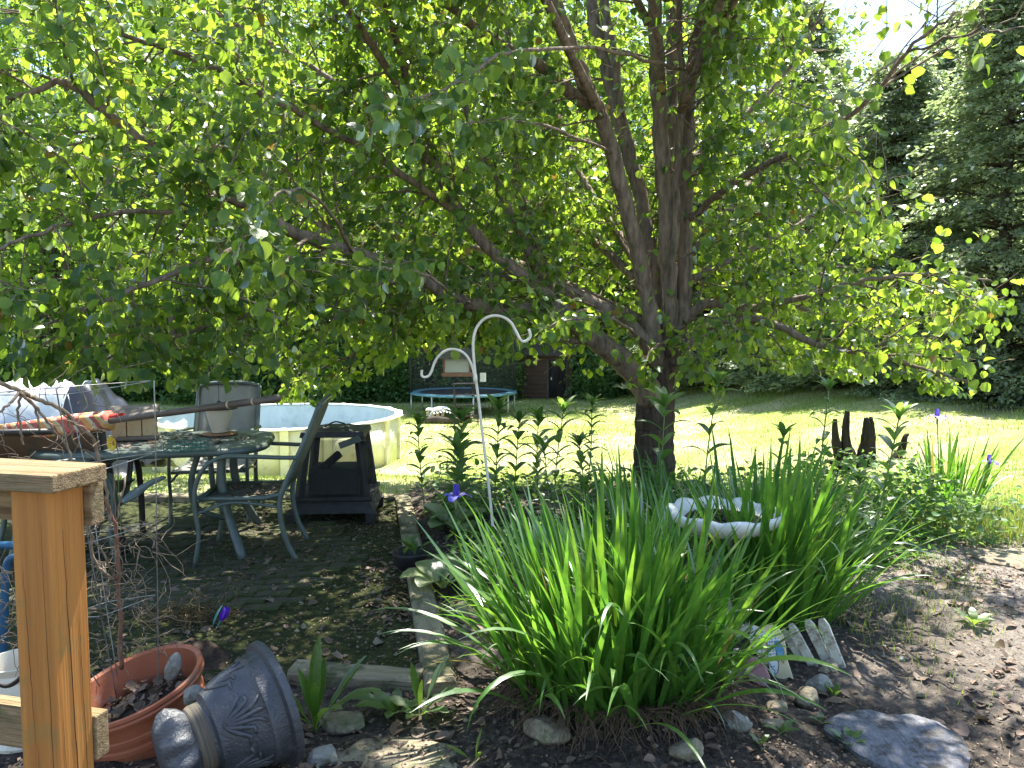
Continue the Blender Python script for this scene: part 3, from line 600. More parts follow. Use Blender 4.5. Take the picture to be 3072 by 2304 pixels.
spots = [(-27, 33), (-22.5, 35), (-19, 32.5), (-15.5, 36), (-13, 33), (-10.2, 35.5), (-7.6, 33.2), (-5.2, 36.5), (-2.4, 34), (.3, 36), (2.8, 34.5), (5.2, 38), (8, 40), (11, 42), (15.5, 40), 
         (-30, 40), (-25, 42), (-20.5, 41), (-16.5, 43), (-11.8, 42), (-8.8, 41), (-4, 43), (-.8, 42), (3.4, 44), (7, 47), (32, 40), (-32, 30), (-36, 36)]
WT = []
for i, (x, y) in enumerate(spots):
    src = protos[i % 3]; o = src if i < 3 else copy_tree(src); o.location = (x, y, g1(x, y) - .1); o.rotation_euler.z = random.uniform(0, 6.28); s = random.uniform(.85, 1.15)
    o.scale = (s, s, s * random.uniform(.95, 1.1)); WT.append(o)
def where(x, y):
    uu = 1536 + FPX * x / y
    for lim, ph_ in ((0, 'beyond the left edge of the patio'), (250, 'behind the tarp-covered heap'), (480, 'behind the brown loveseat'), (700, 'behind the table and pale chair'), (900, 'behind the left half of the pool'), (1200, 'behind the right half of the pool'), (1400, 'behind the trampoline'), (1600, 'right of the trampoline'), (1850, 'left of the big tree trunk'), (2150, 'behind the big tree trunk'), (2450, 'right of the big tree trunk'), (9999, 'beyond the cedars')):
        if uu < lim: return ph_
def relabel(o, kind_, row):
    o['label'] = kind_ + ' ' + where(o.location.x, o.location.y) + (', front row of the wood' if o.location.y < row else ', deeper in the wood')
for o in WT: relabel(o, 'tall leafy tree', 37)
# slim dark stems between them
sl = 'slim bare lower stem standing in the shady wood edge'; sg = 'slim stems in the wood edge'
mb = MB(); mb.tube([(0, 0, 0), (.05, 0, 3), (-.05, .05, 7), (.1, 0, 11)], [.12, .10, .08, .05], 8)
stem_me = mb.mesh('slim_tree')
for i in range(34):
    x = random.uniform(-26, 3); y = random.uniform(31.5, 37)
    SO = tag(link('slim_tree', stem_me, M['bark_far'], loc=(x, y, g1(x, y) - .1), rot=(random.uniform(-.04, .04), random.uniform(-.05, .05), random.uniform(0, 6)), scale=(random.uniform(.6, 1.6),) * 2 + (1,)), sl, 'tree', sg); relabel(SO, 'slim dark stem', 34)
def bush(name, rx, rz, n, lsz, label, group, matl='bush_leaf'):
    t = thing(name, (0, 0, 0), label, 'bush', group)
    mb = MB()
    for k in range(7):
        a = k * .9; mb.tube([(0, 0, 0), (math.cos(a) * rx * .3, math.sin(a) * rx * .3, rz * .5), (math.cos(a) * rx * .6, math.sin(a) * rx * .6, rz)], [.03, .02, .008], 5, cap=False)
    tag(link('stems', mb.mesh('stems', fix=False), M['bark_far'], t), kind='stuff')
    C = norm(rng.normal(0, 1, (26, 3))) * rng.uniform(.4, 1, (26, 1)); C[:, 2] = np.abs(C[:, 2]); P = (C[rng.integers(0, 26, n)] + rng.normal(0, .2, (n, 3))) * np.array((rx, rx, rz)); P[:, 2] = np.abs(P[:, 2])
    D = norm(P - np.array((0, 0, rz * .3))) + rng.normal(0, .6, P.shape); Nn = rng.normal(0, .6, P.shape) + np.array((0, 0, 1.))
    tag(link('foliage', leaf_cloud('foliage', P, D, Nn, rng.uniform(.6, 1.2, n) * lsz, LEAF6, LEAF6F), M[matl], t), kind='stuff'); return t
bl, bgp = 'dark leafy bush along the shady edge of the wood', 'bushes along the wood edge'
bps = [bush('woodland_bush', 1.7, 2.3, 4200, .17, bl, bgp), bush('woodland_bush', 1.3, 3.4, 4200, .17, bl, bgp)]
bs = [(-24, 31), (-20.5, 31.6), (-17.5, 30.6), (-15, 31.8), (-12.4, 31), (-9.8, 31.8), (-7.4, 31.2), (-4.6, 31.9), (-1.9, 31.8), (-.6, 32.6), (4.0, 32.6), (5.4, 33.6), (7.2, 37), (9.6, 38.5), (-26, 35), (-14, 34.5), (-6, 34.6), (-1, 36), (-28, 31), (-10.8, 36.8), (-17.8, 37.6), (3, 40), (-3, 40), (12, 36)]
for i, (x, y) in enumerate(bs):
    o = bps[i % 2] if i < 2 else copy_tree(bps[i % 2]); o.location = (x, y, g1(x, y) - .05); o.rotation_euler.z = random.uniform(0, 6); s = random.uniform(.8, 1.2); o.scale = (s, s, s); relabel(o, 'dark leafy bush', 33)
nn_ = 26000; X = rng.uniform(-75, 75, nn_); Y = rng.uniform(52, 62, nn_); top = 15 + 3 * vnoise(X, X * 0, .35, 77); Z = rng.random(nn_) ** .8 * top - 1.5
P = np.stack([X, Y, Z], -1); o = link('far_woods', leaf_cloud('far_woods', P, rng.normal(0, 1, P.shape), rng.normal(0, .8, P.shape) + np.array((0, -.6, .8)), rng.uniform(.7, 1.6, nn_), LEAF6, LEAF6F), M['wood_leaf']); tag(o, 'unbroken green mass of the deeper wood behind all the trees', 'woods', kind='stuff')
# cedars on the right
def cedar(h, R, n, label):
    t = thing('cedar_tree', (0, 0, 0), label, 'tree', 'cedars along the right edge')
    mb = MB(); mb.tube([(0, 0, 0), (.1, 0, h * .5), (0, 0, h * .97)], [.22, .13, .02], 9); link('trunk', mb.mesh('trunk'), M['bark_far'], t)
    P = []; D = []; mbb = MB()
    for k in range(n):
        s = rng.uniform(.0, 1) ** 1.15; z = h * s; rr = R * (1 - s) ** .75 + .15; a = rng.uniform(0, 6.283)
        rad = rr * rng.uniform(.5, 1.1) * (1 + .2 * math.sin(3 * a + z * 1.1) + .12 * math.sin(5 * a - z * 2.3)); cp = np.array((math.cos(a) * rad, math.sin(a) * rad, z + rng.uniform(-.2, .3))); out = np.array((math.cos(a), math.sin(a), -.25))
        if k % 3 == 0: mbb.tube([(0, 0, max(.1, z - .3)), cp], [.035, .008], 4, cap=False)
        m = 60; tt = rng.uniform(-.5, .55, (m, 1)); sdv = np.cross(out, (0, 0, 1.))
        p = cp + out * tt + sdv * rng.normal(0, .2, (m, 1)) * (.9 - tt) + rng.normal(0, .05, (m, 3)) + np.array((0, 0, -.25)) * tt ** 2
        P.append(p); D.append(out + sdv * rng.normal(0, .6, (m, 1)) + rng.normal(0, .25, (m, 3)))
    P = np.concatenate(P); D = np.concatenate(D); P[:, 2] = np.maximum(P[:, 2], .05)
    tag(link('boughs', mbb.mesh('boughs', fix=False), M['bark_far'], t), kind='stuff')
    tag(link('crown', leaf_cloud('crown', P, D, rng.normal(0, .6, P.shape) + np.array((0, -.5, .8)), rng.uniform(.7, 1.3, len(P)) * .15, LEAF4, LEAF4F, wd=np.full(len(P), .55)), M['cedar_leaf'], t), kind='stuff')
    return t
cp = [cedar(11, 2.6, 1050, 'tall dense cedar on the lawn edge at right'), cedar(9, 2.9, 1050, 'x')]
cs = [(12.6, 19.5, 0, 1.0, 'large dense cedar nearest the frame edge at right'), (14.8, 17.5, 1, .95, 'cedar cut off by the right edge of the picture'), (11.2, 22.5, 1, 1.05, 'lighter rounded cedar left of the largest one'), (9.6, 25.5, 0, .95, 'cedar behind the ends of the drooping leafy branch'),
      (10.8, 29, 0, 1.25, 'tall grey-green conifer against the sky'), (7.6, 30, 1, 1.0, 'cedar standing behind the mulch bed'), (15.6, 27, 0, 1.15, 'tall cedar top against the sky at far right'), (19.5, 24, 0, 1.1, 'outermost cedar at far right'), (13.2, 33, 0, 1.2, 'tall conifer showing behind the cedars')]
used = set()
for x, y, k, s, lb in cs:
    o = cp[k] if k not in used else copy_tree(cp[k]); used.add(k)
    o.location = (x, y, g1(x, y) - .05); o.rotation_euler.z = random.uniform(0, 6); o.scale = (s, s, s); o['label'] = lb

# ------------------------------------------------------------------ patio pavers and timbers (parts of the ground)
patio = link('patio', None, loc=(0, 0, 0)); tag(patio, kind='structure')
pv = []
for k in range(4):
    mb = MB(); mb.box((0, 0, 0), (.196, .096, .05), jit=.004); me = mb.mesh('paver', False); me.materials.append(M['paver']); pv.append(me)
cnt = 0
for j in range(18):
    for i in range(20):
        x = -3.35 + i * .2 + (j % 2) * .1; y = 4.0 + j * .1
        if x > timber_x(y) - .25 or cnt >= 300: continue
        if vnoise(np.array(x), np.array(y), 1.3, 21) < -.35: continue
        cnt += 1
        link('paver', random.choice(pv), None, patio, loc=(x, y, g1(x, y) - .015 + random.uniform(-.006, .004)), rot=(random.uniform(-.02, .02), random.uniform(-.02, .02), random.uniform(-.03, .03)))
def timber(p, q, wd, ht, label, m='timber'):
    p = Vector(p); q = Vector(q); L = (q - p).length; mb = MB(); n = 10
    V = []; F = []
    for i in range(n + 1):
        for (a, b) in ((-1, 0), (1, 0), (1, .82), (.8, 1), (-.8, 1), (-1, .82)):
            V.append((a * wd / 2 + random.uniform(-.004, .004), L * i / n, b * ht + random.uniform(-.004, .004)))
    for i in range(n):
        for k in range(6): F.append((i * 6 + k, i * 6 + (k + 1) % 6, (i + 1) * 6 + (k + 1) % 6, (i + 1) * 6 + k))
    F += [tuple(range(6))[::-1], tuple(n * 6 + k for k in range(6))]
    mb.add(V, F); o = mb.build('edging_timber', M[m], None); d = q - p
    o.location = p; o.rotation_euler = (math.atan2(d.z, math.hypot(d.x, d.y)), 0, math.atan2(-d.x, d.y)); return tag(o, label, 'timber', 'timbers edging the patio')
def tz(x, y, dz=-.03): return (x, y, g1(x, y) + dz)
timber(tz(timber_x(4.62), 4.62), tz(timber_x(6.62), 6.62), .13, .075, 'weathered edging timber running from the black pot back towards the lawn')
timber(tz(timber_x(3.02), 3.02), tz(timber_x(4.5), 4.5), .135, .085, 'weathered edging timber beside the large iris clump')
timber(tz(-.95, 3.2), tz(timber_x(3.1) - .08, 3.12), .12, .085, 'sunlit timber lying across the patio edge near the broad-leaved weed')
timber(tz(-4.4, 6.66), tz(-2.35, 6.66), .12, .08, 'timber along the back of the patio behind the table')
timber(tz(-2.32, 6.68), tz(-.92, 6.66), .12, .07, 'timber along the back of the patio behind the black fire pit')

# ------------------------------------------------------------------ deck railing
pz = W(140, 1420, 1.5); rz = math.radians(-13.5)
rail = thing('deck_railing', (pz.x, pz.y, 0), 'orange-stained wooden post with weathered cap rail in the near corner', 'railing', rz=rz)
ph = 1.5 - (1405 - 990) * 1.5 / FPX
mb = MB(); mb.box((0, 0, (ph - .036) / 2 - .1), (.089, .089, ph - .036 + .2)); mb.build('post', M['post_wood'], rail, bevel=.004)
mb = MB(); mb.box((-.64, .0, ph - .018), (1.44, .14, .036)); mb.build('cap_rail', M['rail_wood'], rail, bevel=.004)
mb = MB(); mb.box((-.62, .0445 + .019, ph - .036 - .047), (1.36, .036, .089)); o = mb.build('top_board', M['rail_wood'], rail, bevel=.003)
mb = MB(); mb.box((-.64, .0445 + .019, ph - .58), (1.38, .036, .095)); mb.build('lower_board', M['rail_wood'], rail, bevel=.003)
for k in range(1, 4):
    mb = MB(); mb.box((-.32 * k - .05, .0445 + .038 + .018, ph - .33), (.036, .034, .72)); mb.build('baluster', M['rail_wood'], rail, bevel=.003)
# long check in the post
for (y0, z0, z1, r, f) in ((-.012, .12, 1.0, .0007, .022), (.018, .3, .75, .0003, .01), (-.03, .5, .95, .0003, .008)):
    zz = np.linspace(ph - z0, ph - z1, 26); mb = MB(); mb.tube([(.0449, y0 + f * (k_ / 25) + rng.normal(0, .0007), z_) for k_, z_ in enumerate(zz)], [r * (.3 + 1.0 * math.sin(PI * (k_ + .5) / 26)) for k_ in range(26)], 5); mb.build('crack', M['soil'], rail)
for (x0, z0, z1, r) in ((-.02, .2, .55, .0003), (.025, .1, .9, .0003), (-.005, .55, 1.0, .0003)):
    zz = np.linspace(ph - z0, ph - z1, 22); mb = MB(); mb.tube([(x0 + .01 * k_ / 22 + rng.normal(0, .0007), -.0449, z_) for k_, z_ in enumerate(zz)], [r * (.3 + math.sin(PI * (k_ + .5) / 22)) for k_ in range(22)], 5); mb.build('crack', M['soil'], rail)

# ------------------------------------------------------------------ terracotta pot, cage, dead vine, stone
pc = W(400, 2050, 2.62); Rp = .19
pot = thing('terracotta_pot', pc, 'terracotta plastic pot with a banded rim, full of dead leaves', 'pot')
pot.rotation_euler = (math.radians(9), math.radians(-13), 0)
H = .36
PS = 1.22
prof = [(.145, -H), (.15, -H), (.157, -.2), (.163, -.125), (.170, -.122), (.171, -.108), (.166, -.104), (.168, -.09), (.174, -.088), (.175, -.076), (.171, -.072), (.176, -.035), (.190, -.03), (.194, -.02), (.190, -.014), (.194, -.008), (.193, .0), (.187, .003), (.178, -.004), (.170, -.05), (.158, -.15), (.155, -.2)]
mb = MB(); mb.lathe([(r * PS, z * PS) for r, z in prof], 64); mb.build('pot_body', M['terracotta'], pot, smooth=True, angle=40)
mb = MB(); mb.lathe([(r * PS, z * PS) for r, z in [(.16, -.095), (.12, -.08), (.06, -.085), (.005, -.08)]], 32, cap=False); mb.build('potting_soil', M['soil'], pot, smooth=True)
n = 160; a = rng.uniform(0, 6.28, n); r = .18 * np.sqrt(rng.random(n)); P = np.stack([r * np.cos(a), r * np.sin(a), -.1 + .02 * rng.random(n)], -1)
tag(link('leaf_litter', leaf_cloud('leaf_litter', P, rng.normal(0, 1, (n, 3)) * np.array((1, 1, .5)), rng.normal(0, .5, (n, 3)) + np.array((0, 0, 1.)), rng.uniform(.015, .045, n), LEAF9, LEAF9F), M['dry_leaf'], pot), kind='stuff')
def rock(name, loc, size, label, m='rock_grey', seed=0, flat=.0, cat='rock', rz=0, group=None, rough=.26):
    r = np.random.default_rng(seed + 100); import bmesh
    bm = bmesh.new(); bmesh.ops.create_icosphere(bm, subdivisions=4, radius=.5)
    off = r.uniform(-9, 9, 3); cuts = [(norm(r.normal(0, 1, 3)), r.uniform(.28, .45)) for _ in range(13)]
    for vtx in bm.verts:
        p = np.array(vtx.co)
        for nn, dd in cuts:
            k = p @ nn
            if k > dd: p = p - nn * (k - dd) * .8
        q = p * 4 + off; d = rough * (math.sin(q[0] + 1.7 * math.sin(q[1])) * math.cos(q[2] + q[1] * .7)) * .35 + rough * .12 * math.sin(q[0] * 4 + q[2] * 3) * math.sin(q[1] * 5)
        p = p * (1 + d); vtx.co = Vector(p * np.array(size))
    me = bpy.data.meshes.new(name); bm.to_mesh(me); bm.free(); me.polygons.foreach_set('use_smooth', [True] * len(me.polygons))
    o = link(name, me, M[m], loc=loc, rot=(0, 0, rz)); return tag(o, label, cat, group)
ps = W(520, 2000, 2.72); o = rock('stone', ps, (.07, .055, .115), 'pale oval stone standing among dead leaves in the terracotta pot', 'rock_grey', 3, cat='stone', rough=.08); o.rotation_euler = (0, .4, 0)
cage = thing('tomato_cage', (pc.x, pc.y, pc.z - .1), 'wire tomato cage of stacked rings standing in the terracotta pot', 'plant cage')
CB = Vector(cage.location)
def ww(sx, sy, Y): return W(sx, sy, Y * 1.22) - CB
wires = {'a': [(462, 1142, 2.05), (466, 1300, 2.06), (470, 1600, 2.1), (474, 1900, 2.15), (474, 2085, 2.18)], 'b': [(168, 1163, 1.75), (196, 1310, 1.8), (250, 1534, 1.88), (294, 1790, 1.98), (350, 2095, 2.1)],
         'c': [(203, 1183, 2.35), (232, 1300, 2.32), (272, 1480, 2.3), (310, 1760, 2.27), (352, 2030, 2.24)], 'd': [(-90, 1185, 2.05), (-20, 1420, 2.07), (90, 1700, 2.1), (200, 1900, 2.12), (300, 2060, 2.15)]}
for k, p in wires.items():
    mb = MB(); mb.tube(sp3([ww(*q) for q in p], 5), .0019, 6); mb.build('upright_wire', M['wire'], cage, smooth=True)
RG = [[(462, 1142, 2.05), (168, 1163, 1.75), (-90, 1185, 2.05), (203, 1183, 2.35)], [(467, 1358, 2.07), (206, 1440, 1.82), (40, 1440, 2.06), (246, 1392, 2.31)],
      [(470, 1566, 2.1), (256, 1632, 1.9), (100, 1640, 2.09), (290, 1596, 2.3)], [(473, 1784, 2.13), (300, 1850, 2.0), (200, 1850, 2.12), (320, 1806, 2.26)]]
for c in RG:
    c = [ww(*q) for q in c]; loop = []; ctr = sum(c, Vector()) / 4
    for i in range(4):
        a, b = c[i], c[(i + 1) % 4]
        for t in np.linspace(.06, .94, 6): loop.append(a.lerp(b, t) + ((a.lerp(b, t) - ctr) * .06 * math.sin(t * PI)))
    loop.append(loop[0]); mb = MB(); mb.tube(loop, .0017, 6); mb.build('ring_wire', M['wire'], cage, smooth=True)
vine = thing('dead_vine', (pc.x, pc.y, pc.z - .1), 'tangle of dead brown vine stems climbing the wire cage', 'dead plant')
def vst(pts, r0, r1, m='dead_vine', n=5, nm='stem'):
    q = sp3([ww(*p) for p in pts], n); q = [p + Vector(rng.normal(0, .0025, 3)) for p in q]
    mb = MB(); mb.tube(q, list(np.linspace(r0, r1, len(q))), 6); return mb.build(nm, M[m], vine, smooth=True)
vst([(362, 2010, 2.2), (360, 1900, 2.18), (357, 1720, 2.15), (350, 1590, 2.12), (330, 1540, 2.1), (300, 1470, 2.05), (268, 1420, 2.0)], .0085, .004, 'stem_red')
vst([(330, 1560, 2.1), (318, 1480, 2.1), (285, 1330, 2.08), (240, 1290, 2.0), (185, 1230, 1.95), (110, 1195, 1.9), (60, 1175, 1.85), (-20, 1135, 1.8)], .006, .007)
vst([(60, 1178, 1.85), (55, 1240, 1.86), (62, 1300, 1.87), (75, 1335, 1.88)], .004, .003)
vst([(60, 1175, 1.85), (30, 1210, 1.82), (-10, 1240, 1.8)], .005, .003)
vst([(70, 1180, 1.85), (120, 1240, 1.9), (165, 1300, 1.95), (205, 1350, 2.0), (215, 1390, 2.0)], .005, .003)
vst([(60, 1180, 1.86), (105, 1225, 1.9), (118, 1290, 1.9)], .0045, .003)
vst([(100, 1190, 1.9), (190, 1240, 1.95), (225, 1330, 2.0), (262, 1360, 2.05)], .004, .002)
vst([(268, 1420, 2.05), (300, 1500, 2.1), (325, 1535, 2.12)], .004, .006)
vst([(375, 1430, 2.2), (352, 1560, 2.18), (345, 1480, 2.15), (340, 1400, 2.12)], .003, .002)
vst([(262, 1530, 2.1), (276, 1660, 2.12), (312, 1720, 2.15), (350, 1740, 2.18)], .005, .006)
vst([(350, 1740, 2.16), (320, 1680, 2.0), (285, 1620, 1.95), (272, 1600, 1.92)], .004, .002)
paths = []
for k in range(130):
    sx = random.uniform(255, 480); sy = random.uniform(1560, 1990); Y = random.uniform(2.0, 2.35); p = np.array(ww(sx, sy, Y))
    c = crook(p, norm(rng.normal(0, 1, 3) + np.array((0, 0, .3))), random.uniform(.06, .25), 6, -.0 if k % 2 else .1, .35); paths.append((c, np.linspace(.0016, .0007, len(c))))
for k in range(46):
    sx = random.uniform(0, 300); sy = random.uniform(1160, 1480); Y = random.uniform(1.8, 2.2); p = np.array(ww(sx, sy, Y))
    c = crook(p, norm(rng.normal(0, 1, 3)), random.uniform(.05, .16), 6, .0, .3); paths.append((c, np.linspace(.0016, .0008, len(c))))
for k in range(40):
    sx = random.uniform(0, 70); sy = random.uniform(1700, 1950); p = np.array(ww(sx, sy, 2.0))
    c = crook(p, norm(rng.normal(0, 1, 3)), random.uniform(.1, .25), 6, .0, .3); paths.append((c, np.linspace(.0018, .0008, len(c))))
tag(link('tendrils', tubes_mesh('tendrils', paths, 4), M['dead_vine'], vine), kind='stuff')
# pale root tangle on the patio behind the pot
bp_ = G(560, 1860)
rt = thing('root_tangle', bp_, 'pale dry root tangle lying on the mossy patio behind the pots', 'dead plant'); paths = []
for k in range(120):
    p = np.array((rng.normal(0, .11), rng.normal(0, .05), abs(rng.normal(.03, .025))))
    c = crook(p, norm(rng.normal(0, 1, 3) * np.array((1, .6, .5))), random.uniform(.08, .22), 7, .02, .45); c[:, 2] = np.maximum(c[:, 2], .004); paths.append((c, np.linspace(.0028, .001, len(c))))
tag(link('roots', tubes_mesh('roots', paths, 4), M['thatch'], rt), kind='stuff')
mb = MB(); P = []
seg = 26
V = [(0, 0, .10)] + [(math.cos(a) * r * (.24 if r > .6 else .2), math.sin(a) * r * .16, .11 * (1 - r * r) + .01 * math.sin(a * 7 + r * 5)) for r in (.5, 1.0) for a in np.linspace(0, 2 * PI, seg, endpoint=False)]
F = [(0, 1 + k, 1 + (k + 1) % seg) for k in range(seg)] + [(1 + k, 1 + seg + k, 1 + seg + (k + 1) % seg, 1 + (k + 1) % seg) for k in range(seg)]
mb.add(V, F); g = G(520, 2010); o = mb.build('soil_heap', M['soil'], smooth=True, loc=(g.x + .02, g.y + .1, g.z - .02)); tag(o, 'dark heap of spilled potting soil behind the terracotta pot', 'soil heap')

# ------------------------------------------------------------------ tipped black urn
rc = W(825, 2105, 2.42); bc = W(476, 2275, 2.2); ax = (rc - bc); UL = ax.length; ax.normalize()
urn = thing('black_urn', bc, 'big black embossed plastic urn tipped over on its side', 'urn')
xx = ax.cross(Vector((0, 0, 1))).normalized(); yy = ax.cross(xx); UM = Matrix((xx, yy, ax)).transposed(); urn.rotation_euler = UM.to_euler()
k = UL / .42
prof = [(.05, .0), (.10, .005), (.128, .03), (.135, .06), (.125, .095), (.108, .115)]
mb = MB(); mb.lathe([(r * k, z * k) for r, z in prof], 96, lobes=10, lobe_fn=lambda z: .11 * math.sin(min(1, z / (.11 * k)) * PI)); mb.build('lobed_foot', M['black_urn'], urn, smooth=True)
prof = [(.106, .112), (.116, .118), (.122, .13), (.121, .165), (.126, .172)]
mb = MB(); mb.lathe([(r * k, z * k) for r, z in prof], 64, cap=False); mb.build('worn_band', M['worn_band'], urn, smooth=True)
prof = [(.124, .17), (.146, .178), (.150, .19), (.163, .24), (.182, .30), (.194, .335), (.205, .34), (.207, .35), (.203, .356), (.212, .395), (.226, .398), (.236, .402), (.238, .425), (.232, .432), (.222, .43), (.208, .41), (.17, .3), (.14, .2), (.12, .16)]
mb = MB(); mb.lathe([(r * k, z * k) for r, z in prof], 72, cap=False); mb.build('urn_body', M['black_urn'], urn, smooth=True, angle=50)
def us(an, z):  # point on the body surface
    r = np.interp(z, [.17, .19, .24, .30, .335, .356, .395], [.145, .150, .163, .182, .194, .203, .212]) * k
    return Vector((r * math.cos(an), r * math.sin(an), z * k))
camd = UM.inverted() @ (Vector(CAM) - bc); fa = math.atan2(camd.y, camd.x)
for m in range(5):
    a0 = fa + m * 2 * PI / 5
    for j, (da, dz, ln) in enumerate([(-.5, .1, 1), (-.32, .125, 1), (-.15, .14, 1), (0, .145, 1), (.15, .14, 1), (.32, .125, 1), (.5, .1, 1)]):
        pts = [us(a0 + da * t ** .7 + (.10 * np.sign(da) * max(0, t - .8) * 5 if da else 0), .20 + dz * .95 * t - (.03 * max(0, t - .75) * 4 if abs(da) > .3 else 0)) for t in np.linspace(0, 1, 9)]
        mb = MB(); mb.tube(pts, [.006 * k, .0075 * k, .009 * k, .010 * k, .010 * k, .009 * k, .0085 * k, .0075 * k, .004 * k], 7); mb.build('relief_scroll', M['black_urn'], urn, smooth=True)
p = W(578, 2085, 2.5); o = rock('pale_stone', p, (.09, .05, .06), 'pale flat chip wedged between the terracotta pot and black urn', 'rock_grey', 9, cat='stone', rough=.1); o.rotation_euler = (0, -.6, 0)

# ------------------------------------------------------------------ cream urn and blue tube in the near left corner
cu = G(66, 2222); urn2 = thing('cream_urn', cu, 'cream moulded urn standing behind the railing post', 'urn')
prof = [(.085, 0), (.088, .012), (.07, .03), (.055, .05), (.06, .062), (.066, .068), (.06, .075), (.09, .095), (.094, .1), (.092, .106), (.108, .15), (.11, .19), (.1, .235), (.098, .24), (.102, .246), (.098, .252), (.09, .262), (.1, .28), (.104, .29), (.095, .29), (.085, .26), (.06, .2)]
mb = MB(); mb.lathe([(r * 1.05, z * 1.05) for r, z in prof], 48); mb.build('urn_body', M['cream_urn'], urn2, smooth=True, angle=50)
mb = MB(); mb.tube(sp3([W(-30, 2040, 1.9), W(20, 2058, 1.9), W(60, 2035, 1.9), W(95, 1990, 1.9), W(110, 1950, 1.9)], 5), .006, 8); tag(mb.build('black_hose', M['black_iron'], smooth=True), 'thin black hose curving in front of the cream urn', 'hose')
chb = thing('blue_chair_frame', G(20, 1960), 'blue painted tube frame showing left of the railing post', 'chair'); BB = Vector(chb.location)
for nm, pts in (('arm', [(-120, 1650, 3.0), (0, 1636, 3.0), (70, 1640, 3.0), (110, 1645, 3.0)]), ('leg', [(10, 1980, 3.05), (14, 1800, 3.05), (22, 1690, 3.05), (60, 1668, 3.05), (110, 1660, 3.05)])):
    mb = MB(); mb.tube(sp3([W(*p) - BB for p in pts], 5), .016, 10); mb.build(nm, M['blue_plastic'], chb, smooth=True)

# ------------------------------------------------------------------ patio table
tb = thing('patio_table', (-2.42, 5.2, 0), 'grey-green metal patio table littered with debris', 'table', rz=math.radians(12)); TH = .74
def rrect(a, b, r, n=7):
    out = []
    for cx, cy, a0 in ((a - r, b - r, 0), (-a + r, b - r, 90), (-a + r, -b + r, 180), (a - r, -b + r, 270)):
        for i in range(n): t = math.radians(a0 + 90 * i / (n - 1)); out.append((cx + r * math.cos(t), cy + r * math.sin(t)))
    return out
MX = Matrix(((1, 0, 0), (0, 0, -1), (0, 1, 0)))
mb = MB(); mb.prism(rrect(.70, .46, .3), .03, MX, ); mb.build('table_top', M['frame_green'], tb, bevel=.006, loc=(0, 0, TH - .015))
op = rrect(.712, .472, .3); mb = MB(); mb.tube([(x, y, TH - .025) for x, y in op] + [(op[0][0], op[0][1], TH - .025)], .026, 10, cap=False); mb.build('edge_rail', M['frame_green'], tb, smooth=True)
for sx in (-1, 1):
    for sy in (-1, 1):
        mb = MB(); mb.tube(sp3([(sx * .44, sy * .27, TH - .03), (sx * .43, sy * .27, .5), (sx * .47, sy * .3, .28), (sx * .58, sy * .45, 0)], 6), .03, 10); mb.build('leg', M['frame_green'], tb, smooth=True)
    mb = MB(); mb.tube(sp3([(sx * .30, -.3, TH - .04), (sx * .24, -.27, .5), (sx * .26, -.2, .3), (sx * .42, -.05, .2), (sx * .3, .2, .32), (sx * .26, .3, TH - .04)], 6), .02, 10); mb.build('curved_brace', M['frame_green'], tb, smooth=True)
# ------------------------------------------------------------------ sling chairs
def sling_chair(label, slm):
    c = thing('sling_chair', (0, 0, 0), label, 'chair', 'metal sling chairs around the patio table'); F_ = M['frame_green']
    for s in (-1, 1):
        y = s * .25
        mb = MB(); mb.tube(sp3([(.455, y, 1.02), (.40, y, .88), (.30, y, .66), (.22, y, .48), (.195, y, .38), (.205, y, .25), (.24, y, .12), (.30, y, 0)], 5), .017, 10, flat=1); mb.build('rear_leg', F_, c, smooth=True)
        y2 = s * .285
        mb = MB(); mb.tube(sp3([(.31, y2 * .95, .685), (.2, y2, .69), (.02, y2, .70), (-.14, y2, .70), (-.25, y2, .64), (-.31, y2, .52), (-.32, y2, .38), (-.30, y2, .2), (-.33, y2, 0)], 5), .014, 10); mb.build('arm', F_, c, smooth=True)
        mb = MB(); mb.tube([(-.31, y, .43), (-.1, y, .425), (.1, y, .425), (.22, y, .45)], .016, 9); mb.build('seat_rail', F_, c, smooth=True)
        mb = MB(); mb.tube(sp3([(-.31, y2, .34), (-.1, y, .40), (.21, y, .36)], 4), .010, 8); mb.build('brace', F_, c, smooth=True)
    mb = MB(); mb.tube(sp3([(.455, -.25, 1.02), (.475, -.15, 1.045), (.48, 0, 1.05), (.475, .15, 1.045), (.455, .25, 1.02)], 4), .016, 9); mb.build('top_rail', F_, c, smooth=True)
    mb = MB(); mb.tube([(-.31, -.27, .42), (-.31, .27, .42)], .014, 9); mb.build('front_rail', F_, c, smooth=True)
    def sheet(path, hw, nm, sag):
        V = []; n = len(path)
        for i, (x, z) in enumerate(path):
            for k in range(7):
                t = k / 6 * 2 - 1; V.append((x + sag[0] * (1 - t * t), t * hw, z + sag[1] * (1 - t * t)))
        Fq = [(i * 7 + k, i * 7 + k + 1, i * 7 + k + 8, i * 7 + k + 7) for i in range(n - 1) for k in range(6)]
        mb = MB(); mb.add(V, Fq); o = mb.build(nm, slm, c, smooth=True); m = o.modifiers.new('thick', 'SOLIDIFY'); m.thickness = .006
    sheet([(-.32, .43), (-.2, .437), (0, .43), (.15, .435), (.21, .46)], .245, 'seat_sling', (0, -.02))
    sheet([(.235, .50), (.30, .66), (.38, .83), (.45, 1.0), (.47, 1.035)], .245, 'back_sling', (.02, 0)); return c
ca = sling_chair('dark green sling chair turned sideways beside the fire pit', M['sling']); ca.location = (-1.72, 5.05, 0); ca.rotation_euler.z = math.radians(7)
cb = sling_chair('sling chair with pale back facing the viewer across the table', M['sling_pale']); cb.location = (-2.36, 6.05, 0); cb.rotation_euler.z = math.radians(98)
